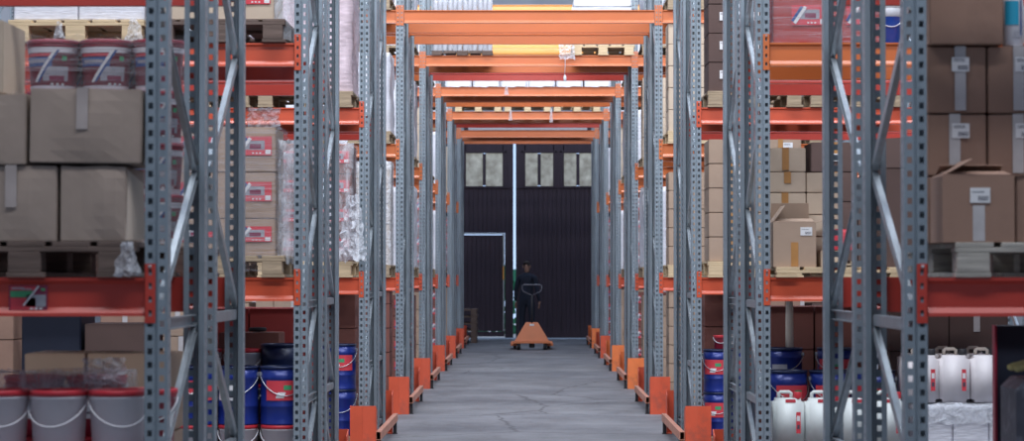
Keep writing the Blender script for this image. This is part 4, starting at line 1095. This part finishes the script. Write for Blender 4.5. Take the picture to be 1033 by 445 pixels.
# things this view shows nothing of are left out again
import zlib
LEFT_OUT={168351,398790,1242876,1452292,1507389,1808411,2464895,3217843,3471089,3643378,3755629,4262250,4803385,4954003,5087803,5495817,6384328,6674901,7263589,8503885,9432863,9617317,10397099,10489070,10587776,11015472,11288646,11456917,13135959,13470557,13505848,13565319,14444841,14538102,14911332,14961095,15024171,15039493,15081953,15131747,15146408,15625125,16532075,16533333,16551825,16756930,16885887,16936543,17465792,17875220,18198311,18329813,18685947,19408404,20206132,20544022,20943355,21476048,21882106,22135000,22494625,22693346,23577185,23637264,24165563,24316072,24402314,24934407,25233094,25373020,25591390,27081569,27331677,27372429,27394823,27464909,27466274,28265357,28785490,29359254,29575850,29798981,29910240,29914960,29990636,30048463,30068928,30381063,31000917,31234653,31397015,31635005,31677783,31680971,31990173,32050595,32803085,32904731,33543263,33704509,33897233,34287525,34334154,34544410,34823542,34894746,34903341,34971964,35052424,35162133,35323636,35839861,36352889,36716646,37054905,37132249,37808799,37814784,38243648,39132522,39617354,40039856,40137690,40265027,40618738,40779278,41147170,41428779,42267728,42601657,42752857,43011173,43847953,43886286,44859224,45328374,45441118,45608871,45718821,45854403,45912234,45933988,46049332,47385564,47740511,47756529,48412907,49222698,50030708,50111221,50523195,51370119,51755453,52062150,52310793,52823247,53225912,53265967,53281056,53479439,53771642,54239781,54599520,54653166,54761398,54999720,55557164,55574388,55673230,55724055,55938205,56058301,56094047,56150295,56335149,56729656,57492540,57790344,57835783,57894333,58983868,59048452,59234025,60060745,60978857,61411263,61634763,61932376,62954702,63139447,63701242,63948645,64008514,64250862,64409757,64984403,65020875,65319364,65835943,65893884,66329014,66870564,67323012,67599430,67695519,67793797,68194069,68235128,68309831,68776033,70150648,70416150,70524620,70696167,70715050,70778102,71633807,72080165,72098666,72571164,72801348,73041910,73543879,73929953,74321531,74822073,75957822,76161961,76449074,77578299,77662670,77849736,78266591,78379210,78575618,78799748,78806003,79022427,79231166,79351134,79368612,79459505,80178989,80295288,81021448,81390391,81951393,82161955,82417589,82513366,82781478,82867609,83347536,84119960,84517743,84700007,85049316,85121751,85151947,85679080,85757979,86119406,86294091,86883919,87149315,87784994,87947878,88468034,88504922,88521861,88585870,88587673,88835913,89258432,89296366,89654887,89720259,89921933,90329780,90543866,91560625,92185427,93282697,93556178,94043837,94319594,94673710,94786378,95513908,95915724,96561374,96708098,97339168,97518399,98114717}
def drop(o):
    for ch in list(o.children): drop(ch)
    bpy.data.objects.remove(o)
for o in [o for o in bpy.data.objects if not o.parent and 'label' in o and zlib.crc32(o['label'].encode())%10**8 in LEFT_OUT]: drop(o)


# ------------------------------------------------------------------ camera, light
cam=bpy.data.cameras.new('camera'); co=bpy.data.objects.new('camera',cam); COL.objects.link(co)
cam.sensor_width=36; cam.lens=F/1033*36; cam.clip_end=200
co.location=(CX,0,HZ); co.rotation_euler=(PI/2+53.5/F,0,14/F)
cam.dof.use_dof=True; cam.dof.focus_distance=19.0; cam.dof.aperture_fstop=78.4/17.0
sc.camera=co
w=bpy.data.worlds.new('sky'); sc.world=w; w.use_nodes=True; bg=w.node_tree.nodes['Background']
bg.inputs[0].default_value=(.48,.66,1.0,1); bg.inputs[1].default_value=1.25
def area(name,loc,sx,sy,power,rgb,rot=(0,0,0)):
    l=bpy.data.lights.new(name,'AREA'); l.shape='RECTANGLE'; l.size=sx; l.size_y=sy; l.energy=power; l.color=rgb
    o=bpy.data.objects.new(name,l); COL.objects.link(o); o.location=loc; o.rotation_euler=rot; return o
FILL_POWER=[640,620,600,560,560,520,440,110]

for k in range(ROWS):
    y=(5.9 if k==0 else rowY(k)-2.55)
    area('aisle_fill',(0,y,8.9),11,.8,FILL_POWER[k],(.93,.96,1.0),(math.radians(38),0,0))  # unseen area lights added, tilted to brighten the rack fronts
area('front_fill',(0,-.5,5.5),12,2.5,135,(.60,.75,1.0),(math.radians(68),0,0))  # dim blue fill added behind the camera to lift the near shadows

sc.view_settings.view_transform='Standard'; sc.view_settings.look='None'; sc.view_settings.gamma=1; sc.view_settings.use_curve_mapping=False
sc.view_settings.exposure=0.0
